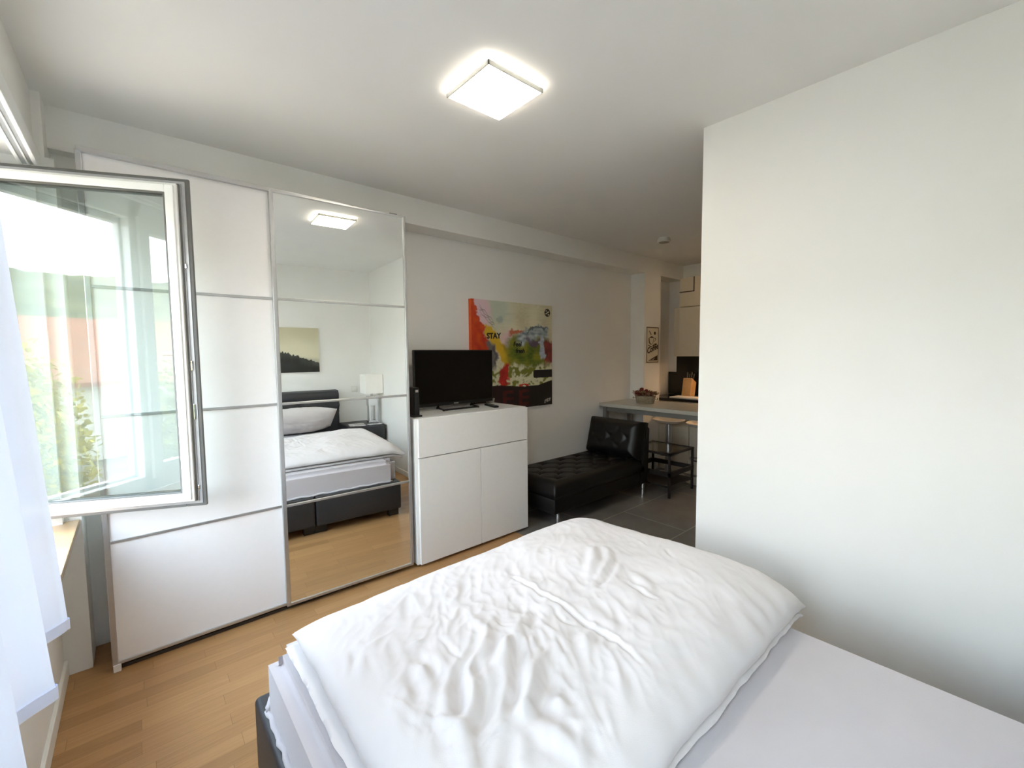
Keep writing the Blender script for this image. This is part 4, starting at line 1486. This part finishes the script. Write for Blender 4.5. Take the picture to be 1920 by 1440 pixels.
# ------------------------------------------------------------------ bed-side things seen in the mirror
ns = thing('nightstand', 'dark two-drawer nightstand between bed and partition, seen in the mirror', 'nightstand', (2.0, -0.5, 0))
obj('body', B((1.765, -0.66, 0.03), (2.225, -0.145, 0.570), 0.02, 4), M_BEDLEA, ns, True, 40)
for (a, b) in ((0.06, 0.36), (0.372, 0.555)):
    obj('drawer', B((1.78, -0.150, a), (2.21, -0.134, b), 0.006, 3), M_BEDLEA, ns, True, 40)
for (x, y) in ((1.80, -0.19), (2.19, -0.19), (1.80, -0.62), (2.19, -0.62)):
    obj('foot', B((x - 0.02, y - 0.02, 0), (x + 0.02, y + 0.02, 0.034)), M_BLACKP, ns)
M_MAG = mat('glossy_magazine_cover', rgb(206, 206, 208), 0.25, var=0.5, scale=18)
def turned(bm, x, y, a):
    bm.transform(Matrix.Translation((x, y, 0)) @ Matrix.Rotation(a, 4, 'Z') @ Matrix.Translation((-x, -y, 0)))
    return bm
tag(obj('magazine', turned(B((1.80, -0.38, 0.5705), (1.99, -0.19, 0.577)), 1.89, -0.28, 0.15), M_MAG), 'pale magazine lying on the left of the nightstand', 'magazine', 'magazines on the nightstand')
tag(obj('magazine', turned(B((2.02, -0.26, 0.5705), (2.19, -0.17, 0.575)), 2.10, -0.21, -0.12), M_MAG), 'pale leaflet lying before the lamp on the nightstand', 'magazine', 'magazines on the nightstand')

tl = thing('table_lamp', 'nightstand lamp with white square shade and chrome block base', 'lamp', (2.125, -0.36, 0.570))
lx, ly = 2.125, -0.36
bm = bmesh.new()
box(bm, (lx - 0.06, ly - 0.045, 0.5705), (lx + 0.06, ly + 0.045, 0.605), 0.003)
box(bm, (lx - 0.055, ly - 0.04, 0.605), (lx - 0.025, ly + 0.04, 0.92), 0.003)
box(bm, (lx + 0.025, ly - 0.04, 0.605), (lx + 0.055, ly + 0.04, 0.92), 0.003)
box(bm, (lx - 0.06, ly - 0.045, 0.80), (lx + 0.06, ly + 0.045, 0.93), 0.003)
obj('base', bm, M_CHROME, tl)
bm = bmesh.new()
h = 0.112
for s in (-1, 1):
    box(bm, (lx - h, ly + s * h - 0.002, 0.965), (lx + h, ly + s * h + 0.002, 1.215))
    box(bm, (lx + s * h - 0.002, ly - h, 0.965), (lx + s * h + 0.002, ly + h, 1.215))
obj('lamp_shade', bm, M_SHADE, tl)
bm = bmesh.new()
cyl(bm, (lx, ly, 0.93), (lx, ly, 1.06), 0.014)
box(bm, (lx - h, ly - 0.004, 1.15), (lx + h, ly + 0.004, 1.155))
obj('stem', bm, M_CHROME, tl)

so = thing('wall_socket', 'white double light switch plate on the wall beside the headboard', 'switch', (2.02, YR, 1.0))
obj('plate', B((1.965, YR, 0.965), (2.050, YR + 0.010, 1.05), 0.003), M_SOCKET, so)
obj('rocker', B((1.980, YR + 0.009, 0.980), (2.035, YR + 0.015, 1.035), 0.003), mat('switch_rocker_white', rgb(228, 228, 222), 0.3), so)  # rocker in its own plain off-white, a touch paler than the plate

def forest(u, v):
    sky = lerp(C(196, 190, 160), C(214, 208, 180), sst(0, .5, v + .2 * nz2(u * 3, v * 3, 1)))
    line = .80 - .30 * u + .03 * nz2(u * 14, 0, 2) - .035 * abs(math.sin(u * 42 + nz2(u * 8, 1, 1) * 3)) * (0.4 + u)
    far = .66 - .12 * u + .02 * nz2(u * 9, 3, 2)
    c = sky
    if v > far:
        c = lerp(sky, C(150, 150, 136), .5 * sst(far, far + .1, v))
    if v > line:
        mist = .5 + .5 * nz2(u * 5, v * 5, 7)
        c = lerp(C(36, 37, 34), C(110, 110, 102), .5 * mist * sst(.2, .0, v - line))
    if v > .86:
        c = lerp(c, C(34, 34, 32), sst(.84, .94, v))
    return c
mp_ = thing('wall_picture', 'misty forest picture above the bed, seen in the mirror', 'picture', (1.30, YR, 1.25))
obj('stretcher', B((1.02, YR, 1.255), (1.565, YR + 0.028, 1.822)), M_CANVAS_EDGE, mp_)
color_panel('picture', (1.565, YR + 0.0288, 1.822), (-0.545, 0, 0), (0, 0, -0.567), 90, forest, attr_mat('matt_print', 0.7), mp_)

# ------------------------------------------------------------------ outdoors, reflected in the glass and seen past the frame
GZ = -3.4
struct('ground', B((-70, -70, GZ - 0.3), (XO - 0.4, 40, GZ)), M_GRASS)
bm = bmesh.new()
def hillf(u, v):
    a = math.radians(150 + u * 130)
    r_ = 60 + v * 120
    x, y = r_ * math.cos(a), r_ * math.sin(a)
    z = GZ + (sst(0, .75, v)) * (25 + 5 * nz2(a * 3, 1, 2)) + 1.4 * nz2(x * .12, y * .12, 3) * sst(.1, .4, v) + .9 * abs(nz2(x * .5, y * .5, 4)) * sst(.1, .4, v)
    return Vector((x, y, z))
sheet(bm, 180, 50, hillf)
struct('hillside', bm, M_HILL, None, True)

def bush(name, c, rx, ry, rz_, n, m, label, seed, cat='shrub', group=None):
    r_ = random.Random(seed)
    root = thing(name, label, cat, (c[0], c[1], GZ), 0, group)
    bm = bmesh.new()
    for k in range(n):
        th_, ph_ = r_.uniform(0, 2 * math.pi), math.acos(r_.uniform(-1, 1))
        q = r_.uniform(.55, 1.05) + .12 * math.sin(th_ * 5 + ph_ * 7)
        p = Vector((c[0] + rx * q * math.sin(ph_) * math.cos(th_), c[1] + ry * q * math.sin(ph_) * math.sin(th_), c[2] + rz_ * q * math.cos(ph_)))
        d = Vector((r_.uniform(-1, 1), r_.uniform(-1, 1), r_.uniform(-1, 1))).normalized()
        s_ = d.orthogonal().normalized()
        L_ = r_.uniform(.10, .20)
        W_ = L_ * .32
        bm.faces.new([bm.verts.new(x) for x in (p, p + d * L_ * .5 + s_ * W_, p + d * L_, p + d * L_ * .5 - s_ * W_)])
    obj('foliage', bm, m, root, flip=False)
    bm = bmesh.new()
    for k in range(4):
        a = k * 1.7
        cyl(bm, (c[0] + .1 * math.cos(a), c[1] + .1 * math.sin(a), GZ), (c[0] + .4 * rx * math.cos(a), c[1] + .4 * ry * math.sin(a), c[2] + .3 * rz_), .06, .02, 8)
    obj('stem', bm, M_BARK, root)
    return root
bush('garden_shrub', (-9.0, -2.9, -0.7), 1.1, 1.15, 2.3, 9000, M_LEAF, 'tall yellow-green shrub outside, mirrored in the open window leaf', 3)
bush('garden_shrub', (-7.6, -5.8, -0.9), 1.1, 1.2, 2.2, 9000, M_LEAF2, 'mid green shrub outside, mirrored right of the yellow-green one', 5)
bush('garden_shrub', (-9.8, 0.6, -1.2), 1.1, 1.2, 2.1, 5000, M_LEAF2, 'bushy green shrub outside, beyond the open window leaf hinge', 8)

hs = thing('house', 'cream house with terracotta gable roof outside, mirrored in the window leaf', 'house', (-24, -17, GZ))
hm = Matrix.Translation((-24, -17, 0)) @ Matrix.Rotation(math.radians(20), 4, 'Z')
bm = bmesh.new()
W2, D2, ez, rz2 = 6.0, 4.5, 0.5, 3.4
prism(bm, [(-D2, GZ), (D2, GZ), (D2, ez), (0, rz2 - .2), (-D2, ez)], lambda u, v, k: Vector((u, -W2 if k == 0 else W2, v)))
bm.transform(hm)
obj('walls', bm, M_PLASTER, hs)
bm = bmesh.new()
for s in (-1, 1):
    prism(bm, [(s * (D2 + .6), ez - .35), (0, rz2), (0, rz2 + .2), (s * (D2 + .6), ez - .15)], lambda u, v, k: Vector((u, -W2 - .5 if k == 0 else W2 + .5, v)))
bm.transform(hm)
obj('roof', bm, M_ROOF, hs)
bm = bmesh.new()
box(bm, (-1.6, 1.5, 1.2), (-.9, 2.2, 3.4))
bm.transform(hm)
obj('chimney', bm, M_PLASTER, hs)
for (yy, zz) in ((-3.5, -1.9), (0, -1.9), (3.5, -1.9)):
    bm = B((D2 - .02, yy - .55, zz), (D2 + .04, yy + .55, zz + 1.3))
    bm.transform(hm)
    obj('shutter', bm, M_SHUT, hs)
for (xx) in (-1.8, 1.8):
    bm = B((xx - .5, W2 - .02, -1.6), (xx + .5, W2 + .04, -.3))
    bm.transform(hm)
    obj('shutter', bm, M_SHUT, hs)
